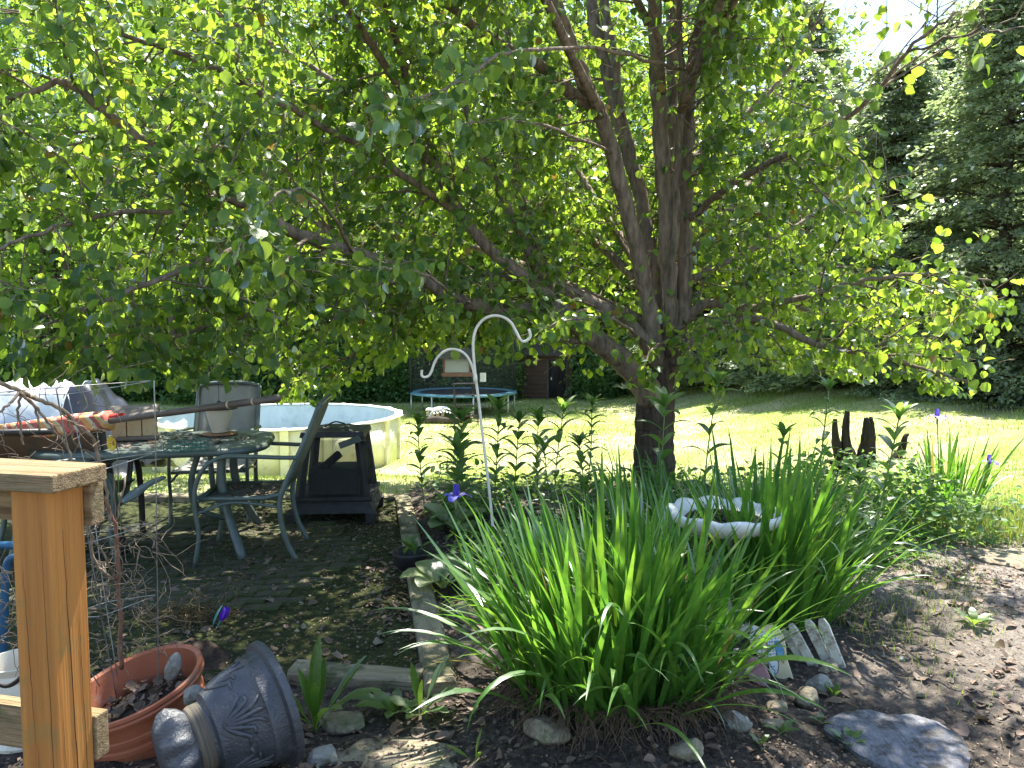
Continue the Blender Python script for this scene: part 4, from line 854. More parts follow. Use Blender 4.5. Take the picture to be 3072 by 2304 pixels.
cc = copy_tree(ca); cc['label'] = 'sling chair between the brown loveseat and the table'; cc.location = (-2.95, 4.75, 0); cc.rotation_euler.z = math.radians(-140)
mb = MB(); V = []
arm = sp3([W(366, 1508, 4.35), W(398, 1485, 4.4), W(440, 1455, 4.5), (W(490, 1432, 4.6))], 5)
mb.tube(arm, [.028, .034, .04, .045, .05, .052, .052, .05, .048, .045, .042, .04, .04, .038, .036, .03], 10, flat=.35)
o = mb.build('flat_arm', M['frame_green'], cc, smooth=True); o.matrix_parent_inverse = (Matrix.Translation(cc.location) @ Euler(cc.rotation_euler).to_matrix().to_4x4()).inverted()
# ------------------------------------------------------------------ brown loveseat seen from behind
lv = thing('brown_loveseat', (-3.25, 4.75, 0), 'brown sling loveseat with dark frame seen from behind', 'loveseat', rz=math.radians(8)); wv = .62
mb = MB(); V = []
for i, (y, z) in enumerate([(-.06, .86), (-.05, .8), (.02, .62), (.10, .42)]):
    for k in range(9): t = k / 8 * 2 - 1; V.append((t * wv, y + .02 * (1 - t * t), z + .012 * (1 - t * t)))
mb.add(V, [(i * 9 + k, i * 9 + k + 1, i * 9 + k + 10, i * 9 + k + 9) for i in range(3) for k in range(8)]); o = mb.build('back_sling', M['brown_sling'], lv, smooth=True); m = o.modifiers.new('t', 'SOLIDIFY'); m.thickness = .008
V = []; mb = MB()
for i, (y, z) in enumerate([(.10, .42), (.3, .40), (.58, .43)]):
    for k in range(5): t = k / 4 * 2 - 1; V.append((t * wv, y, z - .02 * (1 - t * t)))
mb.add(V, [(i * 5 + k, i * 5 + k + 1, i * 5 + k + 6, i * 5 + k + 5) for i in range(2) for k in range(4)]); o = mb.build('seat_sling', M['brown_sling'], lv, smooth=True); m = o.modifiers.new('t', 'SOLIDIFY'); m.thickness = .008
for s in (-1, 1):
    x = s * (wv + .03)
    mb = MB(); mb.tube(sp3([(x, -.075, .88), (x, -.04, .78), (x, .05, .55), (x, .12, .3), (x + .02, .2, 0)], 5), .03, 10, flat=.7); mb.build('side_post', M['dark_metal'], lv, smooth=True)
    mb = MB(); mb.tube(sp3([(x, -.02, .64), (x, .2, .66), (x, .5, .62), (x, .6, .4), (x, .62, 0)], 5), .022, 10); mb.build('arm', M['dark_metal'], lv, smooth=True)
mb = MB(); mb.tube([(-wv - .03, -.07, .865), (wv + .03, -.07, .865)], .02, 9); mb.build('top_rail', M['dark_metal'], lv, smooth=True)
mb = MB(); mb.tube([(-wv - .03, .1, .38), (wv + .03, .1, .38)], .018, 9); mb.build('lower_rail', M['dark_metal'], lv, smooth=True)
# ------------------------------------------------------------------ closed umbrella lying across
ua = W(-160, 1330, 4.95); ub = W(330, 1262, 4.75); uc = W(838, 1194, 4.35)
um = thing('closed_umbrella', ub, 'closed striped patio umbrella with a brown pole lying across the loveseat and table', 'umbrella')
d = (ub - ua); d.normalize(); mb = MB(); V = []; seg = 20; ringn = 12
up = Vector((0, 0, 1)); sd = d.cross(up).normalized(); u2 = sd.cross(d); Lc = (ub - ua).length; pts = []
for i in range(ringn + 1):
    t = i / ringn; r = (.055 + .05 * math.sin(t * 2.4)) * (1 - .25 * t)
    for k2 in range(seg):
        an = 2 * PI * k2 / seg; rr = r * (1 + .16 * math.cos(an * 5 + t * 3)); V.append((ua - ub) + d * Lc * t + sd * rr * math.cos(an) + u2 * rr * math.sin(an) * .85)
mb.add(V, [(i * seg + k2, i * seg + (k2 + 1) % seg, (i + 1) * seg + (k2 + 1) % seg, (i + 1) * seg + k2) for i in range(ringn) for k2 in range(seg)] + [tuple(ringn * seg + k2 for k2 in range(seg))])
mb.build('canopy', M['striped'], um, smooth=True)
mb = MB(); mb.tube([Vector((-.12, .06, .0)), d * .09 + Vector((0, .0, .012))], .028, 10); mb.build('red_sleeve', M['red_cloth'], um, smooth=True)
mb = MB(); mb.tube([(ua - ub) * .3, Vector((0, 0, 0)), (uc - ub) * .55, uc - ub], .021, 12); po = mb.build('pole', M['brown_pole'], um, smooth=True)
for f in (.72, .86):
    pp = (uc - ub) * f; dd = (uc - ub).normalized(); mb = MB(); mb.tube([pp - dd * .006, pp + dd * .006], .0225, 12); mb.build('pole_band', M['beige_panel'], po, smooth=True)
# ------------------------------------------------------------------ things on the table
zt = TH + .006
def on_table(sx, sy):
    d_ = _F + (sx - 1536) / FPX * _R + (1152 - sy) / FPX * _U; t = (zt - 1.5) / d_[2]; return Vector(CAM + d_ * t)
f1 = on_table(395, 1345); f1 = Vector((-2.62, 5.25, zt))
fd = thing('house_feeder', f1, 'beige bird feeder shaped like a little house on the table', 'bird feeder', rz=.35)
mb = MB(); mb.box((0, 0, .012), (.30, .2, .024)); mb.build('tray', M['feeder_roof'], fd, bevel=.003)
for x in (-.095, .0, .095):
    mb = MB(); mb.box((x, -.055, .095), (.088, .012, .14)); mb.build('panel', M['beige_panel'], fd, bevel=.002)
mb = MB(); mb.box((0, .02, .095), (.27, .13, .138)); mb.build('core', M['cedar_feeder'], fd, bevel=.002)
for s in (-1, 1):
    mb = MB(); mb.box((0, s * .055, .197), (.31, .13, .014), Matrix.Rotation(s * -.5, 3, 'X')); mb.build('roof_board', M['feeder_roof'], fd, bevel=.002)
mb = MB(); mb.prism([(-.09, 0), (.09, 0), (0, .075)], .01, Matrix.Rotation(PI / 2, 3, 'Z')); mb.build('gable', M['beige_panel'], fd, loc=(.13, 0, .165))
fp = Vector((-2.12, 5.47, zt)); cf = thing('cream_pot_feeder', fp, 'cream tapered pot on a rusty saucer on the far side of the table', 'pot')
mb = MB(); mb.lathe([(.12, 0), (.125, .008), (.105, .012), (.03, .012)], 32); mb.build('saucer', M['cedar_feeder'], cf, smooth=True)
mb = MB(); mb.lathe([(.045, .014), (.052, .018), (.052, .03), (.056, .036), (.085, .14), (.09, .175), (.09, .19), (.08, .19), (.05, .04)], 32); mb.build('pot_body', M['cream_urn'], cf, smooth=True, angle=50)
mb = MB(); mb.lathe([(.13, .185), (.128, .193), (.03, .2), (.014, .205), (.014, .24), (.006, .245)], 28); mb.build('lid', M['dark_metal'], cf, smooth=True)
mb = MB(); mb.tube([(0, 0, .24), (.003, 0, .32), (-.004, 0, .40), (.0, 0, .46)], .0025, 6); mb.build('hanging_wire', M['dark_metal'], cf)
sb = on_table(560, 1352); bk = thing('wire_basket', sb, 'small green wire suet basket lying on the table edge', 'wire basket', rz=.25)
for zz in (.006, .03, .056):
    q = rrect(.125, .07, .02, 4); mb = MB(); mb.tube([(x, y, zz) for x, y in q] + [(*q[0], zz)], .0028, 5, cap=False); mb.build('hoop', M['green_wire'], bk)
for i in range(11):
    x = -.12 + .024 * i; mb = MB(); mb.tube([(x, -.07, .056), (x, -.07, .006), (x, .07, .006), (x, .07, .056)], .0022, 5); mb.build('cross_wire', M['green_wire'], bk)
sf = W(345, 1330, 4.62); fl = thing('sunflower_ornament', sf, 'yellow artificial sunflower at the left end of the table', 'ornament')
pm = [blade_mesh('petal', .055, .022, lambda s: math.sin(PI * min(1, .12 + s * .88)) ** .7, .9, 1.7, 4, .2) for _ in range(2)]
for k_ in range(13):
    for q in range(2):
        e = Matrix.Rotation(1.15, 4, 'Y') @ Matrix.Rotation(0, 4, 'X'); o = link('petal', pm[q], M['sunflower'], fl); o.matrix_local = Matrix.Rotation(-.5, 4, 'Z') @ Matrix.Rotation(PI / 2, 4, 'X') @ Matrix.Rotation(k_ * 2 * PI / 13 + q * .24, 4, 'Z')
mb = MB(); mb.lathe([(.001, .012), (.015, .010), (.02, .0)], 16, Matrix.Rotation(-.5, 3, 'Z') @ Matrix.Rotation(PI / 2, 3, 'X'), cap=False); mb.build('flower_disc', M['cedar_feeder'], fl, smooth=True)
mb = MB(); mb.tube(sp3([(0, .0, 0), (-.01, .05, -.06), (-.02, .06, -.14), (-.02, .07, -.6)], 4), .003, 6); mb.build('stalk', M['stem_green'], fl)
n = 420; a = rng.uniform(0, 6.28, n); r = np.sqrt(rng.random(n)); lx = .62 * r * np.cos(a); ly = .38 * r * np.sin(a)
P = np.stack([lx, ly, np.full(n, TH + .004) + rng.random(n) * .006], -1)
tag(link('debris', leaf_cloud('debris', P, rng.normal(0, 1, (n, 3)) * np.array((1, 1, .1)), rng.normal(0, .3, (n, 3)) + np.array((0, 0, 1.)), rng.uniform(.01, .035, n)), M['dry_leaf'], tb), kind='stuff')
n = 200; P = np.stack([rng.uniform(-.2, .2, n), rng.uniform(-.2, .2, n), .425 + rng.random(n) * .008], -1)
tag(link('debris', leaf_cloud('debris', P, rng.normal(0, 1, (n, 3)) * np.array((1, 1, .1)), rng.normal(0, .3, (n, 3)) + np.array((0, 0, 1.)), rng.uniform(.01, .03, n)), M['dry_leaf'], ca), kind='stuff')
# ------------------------------------------------------------------ black fire pit
fp_ = thing('fire_pit', (-1.42, 6.12, 0), 'rusty black outdoor fire pit with mesh screens at the patio edge', 'fire pit', rz=math.radians(4)); I = M['black_iron']
mb = MB(); mb.box((0, 0, .685), (.50, .50, .045), taper=.96); mb.build('top_slab', I, fp_, bevel=.004)
mb = MB(); mb.box((0, 0, .72), (.36, .36, .025), taper=.5); mb.build('cap', I, fp_, bevel=.004)
for sx in (-1, 1):
    for sy in (-1, 1):
        mb = MB(); mb.beam((sx * .2, sy * .2, .665), (sx * .255, sy * .255, .2), .055, .055, up=(sy, -sx, 0)); mb.build('post', I, fp_, bevel=.004)
for s in (-1, 1):
    for ax_ in (0, 1):
        V = [(-.19, s * .215, .64), (.19, s * .215, .64), (.235, s * .25, .24), (-.235, s * .25, .24)]
        if ax_: V = [(y, x, z) for x, y, z in V]
        mb = MB(); mb.add(V, [(0, 1, 2, 3)]); mb.build('mesh_screen', M['fire_mesh'], fp_)
mb = MB(); mb.box((0, 0, .30), (.40, .40, .2), taper=.95); mb.build('fire_box', I, fp_, bevel=.004)
mb = MB(); mb.beam((-.12, -.1, .38), (.02, .0, .5), .05, .05); mb.build('charred_log', M['stump_wood'], fp_)
mb = MB(); mb.box((0, 0, .19), (.62, .62, .03)); mb.build('ledge', I, fp_, bevel=.004)
mb = MB(); mb.box((0, 0, .125), (.66, .66, .09), taper=.86); mb.build('skirt', I, fp_, bevel=.004)
for sx in (-1, 1):
    for sy in (-1, 1):
        mb = MB(); mb.box((sx * .3, sy * .3, .04), (.07, .07, .085), taper=1.2); mb.build('foot', I, fp_, bevel=.004)
mb = MB(); mb.beam((.06, -.25, .60), (.22, -.27, .66), .03, .05); mb.build('door_flap', M['frame_green'], fp_)
mb = MB(); mb.tube(sp3([(.22, -.22, .62), (.28, -.25, .6), (.31, -.26, .5), (.31, -.26, .38), (.29, -.25, .3)], 5), .013, 8); mb.build('handle', I, fp_, smooth=True)
mb = MB(); mb.tube(sp3([(-.08, -.1, .73), (0, -.1, .77), (.08, -.1, .755)], 4), .006, 7); mb.build('lid_handle', I, fp_, smooth=True)

# ------------------------------------------------------------------ shepherd's hook and hanging feeder
hk0 = W(1494, 1722, 4.55); hook = thing('shepherd_hook', hk0, 'cream double-armed shepherd hook pole leaning behind the irises', 'garden hook')
def hp(l): return sp3([W(1150 + x / 2.765, 900 + y / 2.765, 4.55) - hk0 for x, y in l], 5)
main = [(948, 2270), (915, 1950), (885, 1640), (850, 1340), (815, 1050), (790, 830), (765, 640), (750, 480), (745, 350), (765, 250), (810, 180), (870, 140), (940, 130), (1010, 150), (1060, 190), (1100, 260), (1130, 320), (1165, 345), (1205, 325), (1220, 290), (1205, 240)]
mb = MB(); mb.tube(hp(main), .0088, 10); mb.build('pole', M['cream_metal'], hook, smooth=True)
sec = [(765, 665), (745, 580), (720, 510), (680, 450), (620, 415), (560, 408), (500, 430), (450, 475), (420, 530), (400, 590), (375, 630), (340, 640), (318, 625), (320, 580)]
mb = MB(); mb.tube(hp(sec), .008, 10); mb.build('side_arm', M['cream_metal'], hook, smooth=True)
q = W(1150 + 765 / 2.765, 900 + 655 / 2.765, 4.545) - hk0; mb = MB(); mb.tube([q + Vector((0, 0, -.02)), q + Vector((-.003, 0, .025))], .013, 10); mb.build('weld_collar', M['cream_metal'], hook, smooth=True)
mb = MB(); mb.tube([(.0, 0, .16), (0, 0, .11)], [.012, .026], 8); mb.tube([(-.03, 0, .13), (.04, 0, .125)], .012, 6); mb.build('foot_clip', M['white_plastic'], hook)
hf0 = W(1370, 1127, 5.7); hf = thing('hanging_feeder', hf0, 'wooden hopper bird feeder with clear panel hanging from the tree', 'bird feeder', rz=.12); S_ = 5.7 / FPX
mb = MB(); mb.box((0, 0, .012), (92 * S_, .17, .03)); mb.build('tray', M['cedar_feeder'], hf, bevel=.003)
for s in (-1, 1):
    mb = MB(); mb.prism([(-.05, .026), (.05, .026), (.075, .13), (-.075, .13)], .014, Matrix.Rotation(PI / 2, 3, 'Z')); mb.build('end_board', M['cedar_feeder'], hf, loc=(s * 38 * S_, 0, 0))
    mb = MB(); mb.add([(-36 * S_, s * .052, .027), (36 * S_, s * .052, .027), (36 * S_, s * .07, .128), (-36 * S_, s * .07, .128)], [(0, 1, 2, 3)]); mb.build('clear_panel', M['glass'], hf)
    mb = MB(); mb.box((0, s * .052, .165), (104 * S_, .13, .014), Matrix.Rotation(s * -.5, 3, 'X')); mb.build('roof_board', M['feeder_roof'], hf, bevel=.002)
mb = MB(); mb.box((0, 0, .07), (70 * S_, .085, .09), taper=1.1); mb.build('seed', M['feeder_seed'], hf)
mb = MB(); mb.tube([(0, 0, .19), (.01, .0, .35), (0.02, 0, .62)], .002, 5); mb.build('hanging_wire', M['wire'], hf)

# ------------------------------------------------------------------ swimming pool
pcx = (W(163 * 3, 1250, 17.6).x + W(1197, 1225, 17.6).x) / 2; PR = 2.72; pz0 = g1(pcx, 17.6) - .02; PH = 1.02
pool = thing('swimming_pool', (pcx, 17.6, pz0), 'round above-ground pool with cream wall and white rim', 'swimming pool'); NP = 20
for k in range(NP):
    a0 = 2 * PI * (k + .06) / NP; a1 = 2 * PI * (k + .94) / NP; V = []
    for i in range(5):
        a = a0 + (a1 - a0) * i / 4
        for z in (0, PH - .03): V.append((PR * math.cos(a), PR * math.sin(a), z))
    mb = MB(); mb.add(V, [(2 * i, 2 * i + 2, 2 * i + 3, 2 * i + 1) for i in range(4)]); o = mb.build('wall_panel', M['pool_wall'], pool, smooth=True); m = o.modifiers.new('t', 'SOLIDIFY'); m.thickness = .01; m.offset = 0
    a = 2 * PI * k / NP; Rm = Matrix.Rotation(a, 3, 'Z')
    mb = MB(); mb.box(Rm @ Vector((PR + .02, 0, PH / 2)), (.07, .17, PH - .02), Rm); mb.build('upright', M['pool_wall'], pool, bevel=.012)
    b_ = 2 * PI * (k + 1) / NP; p = Vector((math.cos(a), math.sin(a), 0)); q = Vector((math.cos(b_), math.sin(b_), 0))
    V = [p * (PR - .07), q * (PR - .07), q * (PR + .11), p * (PR + .11)]; V = [v + Vector((0, 0, PH)) for v in V]; V += [v + Vector((0, 0, .035)) for v in V]
    mb = MB(); mb.add(V, [(3, 2, 1, 0), (4, 5, 6, 7), (0, 1, 5, 4), (1, 2, 6, 5), (2, 3, 7, 6), (3, 0, 4, 7)]); mb.build('top_rail', M['pool_white'], pool, bevel=.01)
    mb = MB(); mb.box(Rm @ Vector((PR + .02, 0, PH + .022)), (.2, .12, .045), Rm); mb.build('rail_cap', M['pool_white'], pool, bevel=.015)
V = []; seg = 90
for z in (PH - .01, .66, .3, .06):
    for i in range(seg):
        a = 2 * PI * i / seg; r = PR - .05 - .03 * (1 + math.sin(a * 17 + math.sin(a * 5) * 2)) * (1 if z < PH - .05 else .2); V.append((r * math.cos(a), r * math.sin(a), z))
mb = MB(); mb.add(V, [(j * seg + i, j * seg + (i + 1) % seg, (j + 1) * seg + (i + 1) % seg, (j + 1) * seg + i) for j in range(3) for i in range(seg)]); mb.build('liner', M['liner'], pool, smooth=True)
mb = MB(); mb.lathe([(PR - .04, .22), (.001, .22)], 60, cap=False); mb.build('water', M['water'], pool)

# ------------------------------------------------------------------ trampoline
tpx = W(1391, 1175, 27).x; tpz = g1(tpx, 27); tr = thing('trampoline', (tpx, 27, tpz), 'round trampoline with blue pad and dark net at the wood edge', 'trampoline'); TR = 1.88; tph = 1.5 - (1176 - 990) * 27 / FPX - tpz
mb = MB(); mb.lathe([(TR - .3, tph), (TR - .3, tph + .025), (TR, tph + .03), (TR + .02, tph - .04), (TR - .02, tph - .05)], 48, cap=False); mb.build('safety_pad', M['trampoline_pad'], tr, smooth=True)
mb = MB(); mb.lathe([(TR - .29, tph + .005), (.001, tph - .02)], 48, cap=False); mb.build('jumping_mat', M['black_fabric'], tr)
for k_ in range(8):
    a = 2 * PI * (k_ + .3) / 8; x, y = math.cos(a) * (TR - .02), math.sin(a) * (TR - .02)
    mb = MB(); mb.tube([(x, y, -.05), (x, y, tph)], .03, 8); mb.build('leg', M['galvanised'], tr, smooth=True)
    if k_ % 2 == 0:
        mb = MB(); mb.tube([(x, y, tph), (x * 1.01, y * 1.01, tph + 1.8)], .05, 8); mb.build('net_pole', M['black_fabric'], tr, smooth=True)
mb = MB(); mb.lathe([(TR - .1, tph + .02), (TR - .1, tph + 1.7)], 40, cap=False); mb.build('safety_net', M['net'], tr, smooth=True)
mb = MB(); mb.box((.75, -TR + .32, tph + .62), (.2, .02, .3)); mb.build('warning_card', M['white_plastic'], tr)
# yard things in front of the trampoline
def yard(sx, Y): x = W(sx, 1200, Y).x; return (x, Y, g1(x, Y))
lo = thing('folded_lounger', yard(1330, 24.2), 'white slatted plastic lounger lying folded before the trampoline', 'lounger', rz=.15)
for i in range(8):
    mb = MB(); mb.box((-.3 + i * .1, 0, .33 - .02 * abs(i - 3)), (.055, .6, .02), Matrix.Rotation(.1, 3, 'Y')); mb.build('slat', M['white_plastic'], lo)
for s in (-1, 1):
    mb = MB(); mb.tube(sp3([(-.5, s * .3, .02), (-.35, s * .3, .35), (.1, s * .3, .42), (.45, s * .3, .22), (.55, s * .3, 0)], 4), .03, 8); mb.build('side_rail', M['white_plastic'], lo, smooth=True)
cr = thing('pallet_crate', yard(1308, 24.6), 'pale crate with white cover beside the folded lounger', 'crate')
mb = MB(); mb.box((0, 0, .34), (.62, .6, .06)); mb.build('cover', M['white_plastic'], cr, bevel=.02)
for i in range(4):
    mb = MB(); mb.box((-.24 + i * .16, -.27, .16), (.1, .03, .32)); mb.build('board', M['beige_panel'], cr)
mb = MB(); mb.box((0, .05, .16), (.5, .5, .3)); mb.build('inner_box', M['shed_wood'], cr)
mb = MB(); mb.tube([(-.6, 0, .1), (-.1, .03, .12), (.6, -.02, .1)], [.09, .12, .11], 12); o = mb.build('fallen_log', M['bark_far'], smooth=True, loc=yard(1320, 23.6)); tag(o, 'short grey log on the ground in front of the lounger', 'log')
cr2 = thing('wooden_box', yard(1397, 24), 'small open pale box under the black wire rack', 'box')
for i, (x, wd) in enumerate(((-.19, .06), (.19, .06))):
    mb = MB(); mb.box((x, 0, .15), (wd, .3, .3)); mb.build('side', M['beige_panel'], cr2)
mb = MB(); mb.box((0, 0, .31), (.46, .34, .03)); mb.build('lid', M['black_iron'], cr2)
mb = MB(); mb.box((0, .1, .13), (.3, .04, .24)); mb.build('back', M['shed_wood'], cr2)
wr = thing('wire_rack', yard(1398, 23.2), 'black wire rack standing before the trampoline', 'rack', rz=.2); hh = 1.3
for x in (-.36, .36):
    for y in (-.12, .12):
        mb = MB(); mb.tube([(x, y, 0), (x, y, hh)], .015, 6); mb.build('upright', M['black_iron'], wr)
for z in (.3, .62, .95, hh):
    mb = MB()
    mb.tube([(-.36, -.12, z), (.36, -.12, z), (.36, .12, z), (-.36, .12, z), (-.36, -.12, z)], .014, 6); 
    for i in range(10): mb.tube([(-.33 + i * .073, -.12, z), (-.33 + i * .073, .12, z)], .008, 4)
    for i in range(10): mb.tube([(-.33 + i * .073, -.12, z), (-.33 + i * .073, -.12, z + (.1 if z < hh else 0.02))], .008, 4)
    mb.build('shelf', M['black_iron'], wr)
# small shed in the shade
sh0 = yard(1640, 33.5); sh = thing('garden_shed', sh0, 'low brown wooden shed in deep shade beside the wood', 'shed', rz=-.15)
for i in range(10):
    mb = MB(); mb.box((0, -.9, .1 + i * .19), (2.4, .03, .175)); mb.build('board', M['shed_wood'], sh)
mb = MB(); mb.box((0, 0, .95), (2.36, 1.72, 1.86)); mb.build('body', M['shed_wood'], sh)
mb = MB(); mb.box((.55, -.93, .85), (.75, .03, 1.6)); dr = mb.build('door', M['stump_wood'], sh)
mb = MB(); mb.box((.3, -.955, .85), (.04, .04, .12)); mb.build('handle', M['galvanised'], dr)
for x in (.14, .96):
    mb = MB(); mb.box((x, -.94, .85), (.07, .03, 1.66)); mb.build('door_trim', M['bark_far'], sh)
for s in (-1, 1):
    mb = MB(); mb.box((0, s * .55, 2.1), (2.8, 1.3, .05), Matrix.Rotation(s * -.4, 3, 'X')); mb.build('roof', M['bark_far'], sh)
# ------------------------------------------------------------------ covered heap with tarps, left
hp0 = (-5.75, 9.4, g1(-5.75, 9.4)); heap = thing('tarp_heap', hp0, 'heap under white and black plastic tarps behind the loveseat', 'covered heap'); nxh, nyh = 48, 26; tops = 1.5 - (1150 - 990) * 9.4 / FPX - hp0[2]
def hh_(u_, v_): 
    return tops * (1 - max(0, (abs(v_) - .35) / .65) ** 1.4) * (1 - max(0, (u_ - .45) / .55) ** 1.2 * .8) + .03 * math.sin(u_ * 17 + v_ * 6) + .025 * math.sin(u_ * 9 - v_ * 14) + .012 * math.sin(u_ * 40 + v_ * 23)
for nm, u0, u1, m in (('white_tarp', -1, .35, 'tarp_white'), ('black_tarp', .33, 1, 'tarp_black')):
    V = []; a_ = 40; 
    for i in range(a_):
        for j in range(nyh):
            u_ = u0 + (u1 - u0) * i / (a_ - 1); v_ = -1 + 2 * j / (nyh - 1); V.append((u_ * 1.25, v_ * .8, max(.02, hh_(u_, v_)) - (.004 if nm[0] == 'b' else 0)))
    mb = MB(); mb.add(V, [(i * nyh + j, i * nyh + j + 1, (i + 1) * nyh + j + 1, (i + 1) * nyh + j) for i in range(a_ - 1) for j in range(nyh - 1)]); mb.build(nm, M[m], heap, smooth=True)
V = [];
for i in range(30):
    u_ = -1.0 + 1.5 * i / 29
    for j, (y, f) in enumerate(((-.64, .66), (-.72, .45), (-.80, .2), (-.85, 0))): V.append((u_ * 1.25, y - .05 - .03 * math.sin(i * 1.3 + j), f * tops + .02 * math.sin(i)))
mb = MB(); mb.add(V, [(i * 4 + j, i * 4 + j + 1, i * 4 + j + 5, i * 4 + j + 4) for i in range(29) for j in range(3)]); mb.build('dark_skirt', M['tarp_black'], heap, smooth=True)

# ------------------------------------------------------------------ overhead cables through the crown
for i, (a, b) in enumerate((((-60, 325, 8.5), (1050, 640, 33)), ((-60, 420, 8.8), (1000, 690, 33)), ((-60, 520, 9.0), (1010, 730, 33)), ((-60, 560, 9.2), (1000, 745, 33)))):
    p = W(*a); q = W(*b); pts = []
    for t in np.linspace(0, 1, 24): r = p.lerp(q, t); r.z -= .35 * math.sin(PI * t) * .6; pts.append(r)
    mb = MB(); mb.tube(pts, .011 if i == 0 else .007, 6); tag(mb.build('overhead_cable', M['white_cable'], smooth=True), ['thick pale overhead cable, highest of the four behind the crown', 'second highest overhead cable showing through the crown', 'third overhead cable from the top behind the leaves', 'lowest overhead cable behind the left branches'][i], 'cable', 'cables behind the crown')

# ------------------------------------------------------------------ irises
def strap(s): return (.55 + .45 * min(1, s * 3)) * (1 - max(0, (s - .55) / .45) ** 1.8) + .02
IR = {'up': [], 'mid': [], 'out': [], 'flop': []}
for k_ in range(10): IR['up'].append(blade_mesh('leaf', random.uniform(.85, 1.0), random.uniform(.027, .036), strap, random.uniform(.02, .1), random.uniform(.1, .4), 10, .25, 2, twist=random.uniform(-.6, .6)))
for k_ in range(10): IR['mid'].append(blade_mesh('leaf', random.uniform(.8, 1.0), random.uniform(.024, .033), strap, random.uniform(.1, .25), random.uniform(.5, .95), 11, .25, 2, twist=random.uniform(-.6, .6)))
for k_ in range(8): IR['out'].append(blade_mesh('leaf', random.uniform(.75, .95), random.uniform(.021, .03), strap, random.uniform(.3, .5), random.uniform(1.2, 1.9), 12, .25, 2.2, twist=random.uniform(-.7, .7)))
for k_ in range(8): IR['flop'].append(blade_mesh('leaf', random.uniform(.7, .95), random.uniform(.018, .024), strap, random.uniform(.15, .45), random.uniform(2.4, 2.95), 16, .2, 3.2, twist=random.uniform(-.8, .8)))
def clump(name, c, rx, ry, n, label, sc_=1.0, lean=0, mix=(.36, .34, .2, .10), thick=1.0, fan=.35):
    t = thing(name, c, label, 'iris clump', 'clumps of iris leaves')
    for k_ in range(n):
        a = random.uniform(0, 2 * PI); r = math.sqrt(random.random()); x, y = rx * r * math.cos(a), ry * r * math.sin(a)
        m_ = random.choices(('up', 'mid', 'out', 'flop'), mix)[0]
        if r < .5 and m_ in ('out', 'flop') and random.random() < .7: m_ = 'up'
        az = a + random.gauss(0, .55)
        if name == 'iris_clump' and n == 300 and x > .1 and math.cos(az) > .72 and random.random() < .6: az = random.uniform(.9, 5.4)
        s = sc_ * random.uniform(.7, 1.05); tl = fan * r * random.uniform(.4, 1.2); z = g1(c[0] + x, c[1] + y) - c[2] - .01
        link('leaf', random.choice(IR[m_]), M['iris_leaf'], t, loc=(x, y, z), rot=(Matrix.Rotation(lean, 3, 'Y') @ Matrix.Rotation(az, 3, 'Z') @ Matrix.Rotation(tl if m_ != 'flop' else tl * .5, 3, 'Y')).to_euler(), scale=(s, s * thick, s))
    return t
i1 = (.41, 2.9, g1(.41, 2.9)); ic1 = clump('iris_clump', i1, .40, .25, 300, 'largest iris clump, long arching leaves in the middle of the bed', .95, 0, (.32, .36, .2, .12), fan=.45)
i2 = (1.32, 3.85, g1(1.32, 3.85)); ic2 = clump('iris_clump', i2, .32, .24, 230, 'iris clump behind the picket fence, leaning right', 1.0, .10)
i4 = (.95, 4.75, g1(.95, 4.75)); ic4 = clump('iris_clump', i4, .4, .25, 90, 'iris clump growing behind the white birdbath', .85)
g = G(2830, 1545); ic3 = clump('iris_clump', tuple(g), .26, .2, 85, 'small sunlit iris clump at the lawn edge right of the stump', .78)
def inner(cl, c, rx, ry, n, sc_, fan, lean=0):
    VV, FF, RR, b = [], [], [], 0
    for k_ in range(n):
        me = random.choice(IR[random.choices(('up', 'mid', 'out', 'flop'), (.34, .36, .18, .12))[0]]); a = random.uniform(0, 2 * PI); r = math.sqrt(random.random()); x, y = rx * r * math.cos(a), ry * r * math.sin(a); s = sc_ * random.uniform(.6, 1.02)
        if n == 260 and x > .1 and math.cos(a) > .6 and random.random() < .65: a = random.uniform(1.0, 5.3)
        mm = Matrix.Translation((x, y, g1(c[0] + x, c[1] + y) - c[2] - .01)) @ (Matrix.Rotation(lean, 4, 'Y') @ Matrix.Rotation(a + random.gauss(0, .6), 4, 'Z') @ Matrix.Rotation(fan * r * random.uniform(.4, 1.2), 4, 'Y')) @ Matrix.Scale(s, 4)
        m_ = np.array(mm); v_ = np.empty(len(me.vertices) * 3); me.vertices.foreach_get('co', v_); v_ = v_.reshape(-1, 3); VV.append(v_ @ m_[:3, :3].T + m_[:3, 3])
        f_ = np.empty(len(me.polygons) * 4, dtype=np.int32); me.loops.foreach_get('vertex_index', f_); FF.append(f_.reshape(-1, 4) + b); b += len(v_); RR.append(np.full(len(v_), random.random()))
    tag(link('inner_leaves', big_mesh('inner_leaves', np.concatenate(VV), np.concatenate(FF), {'rnd': np.concatenate(RR)}), M['iris_leaf'], cl), kind='stuff')
inner(ic1, i1, .40, .25, 260, .95, .5); inner(ic2, i2, .34, .25, 130, .98, .4, .08)
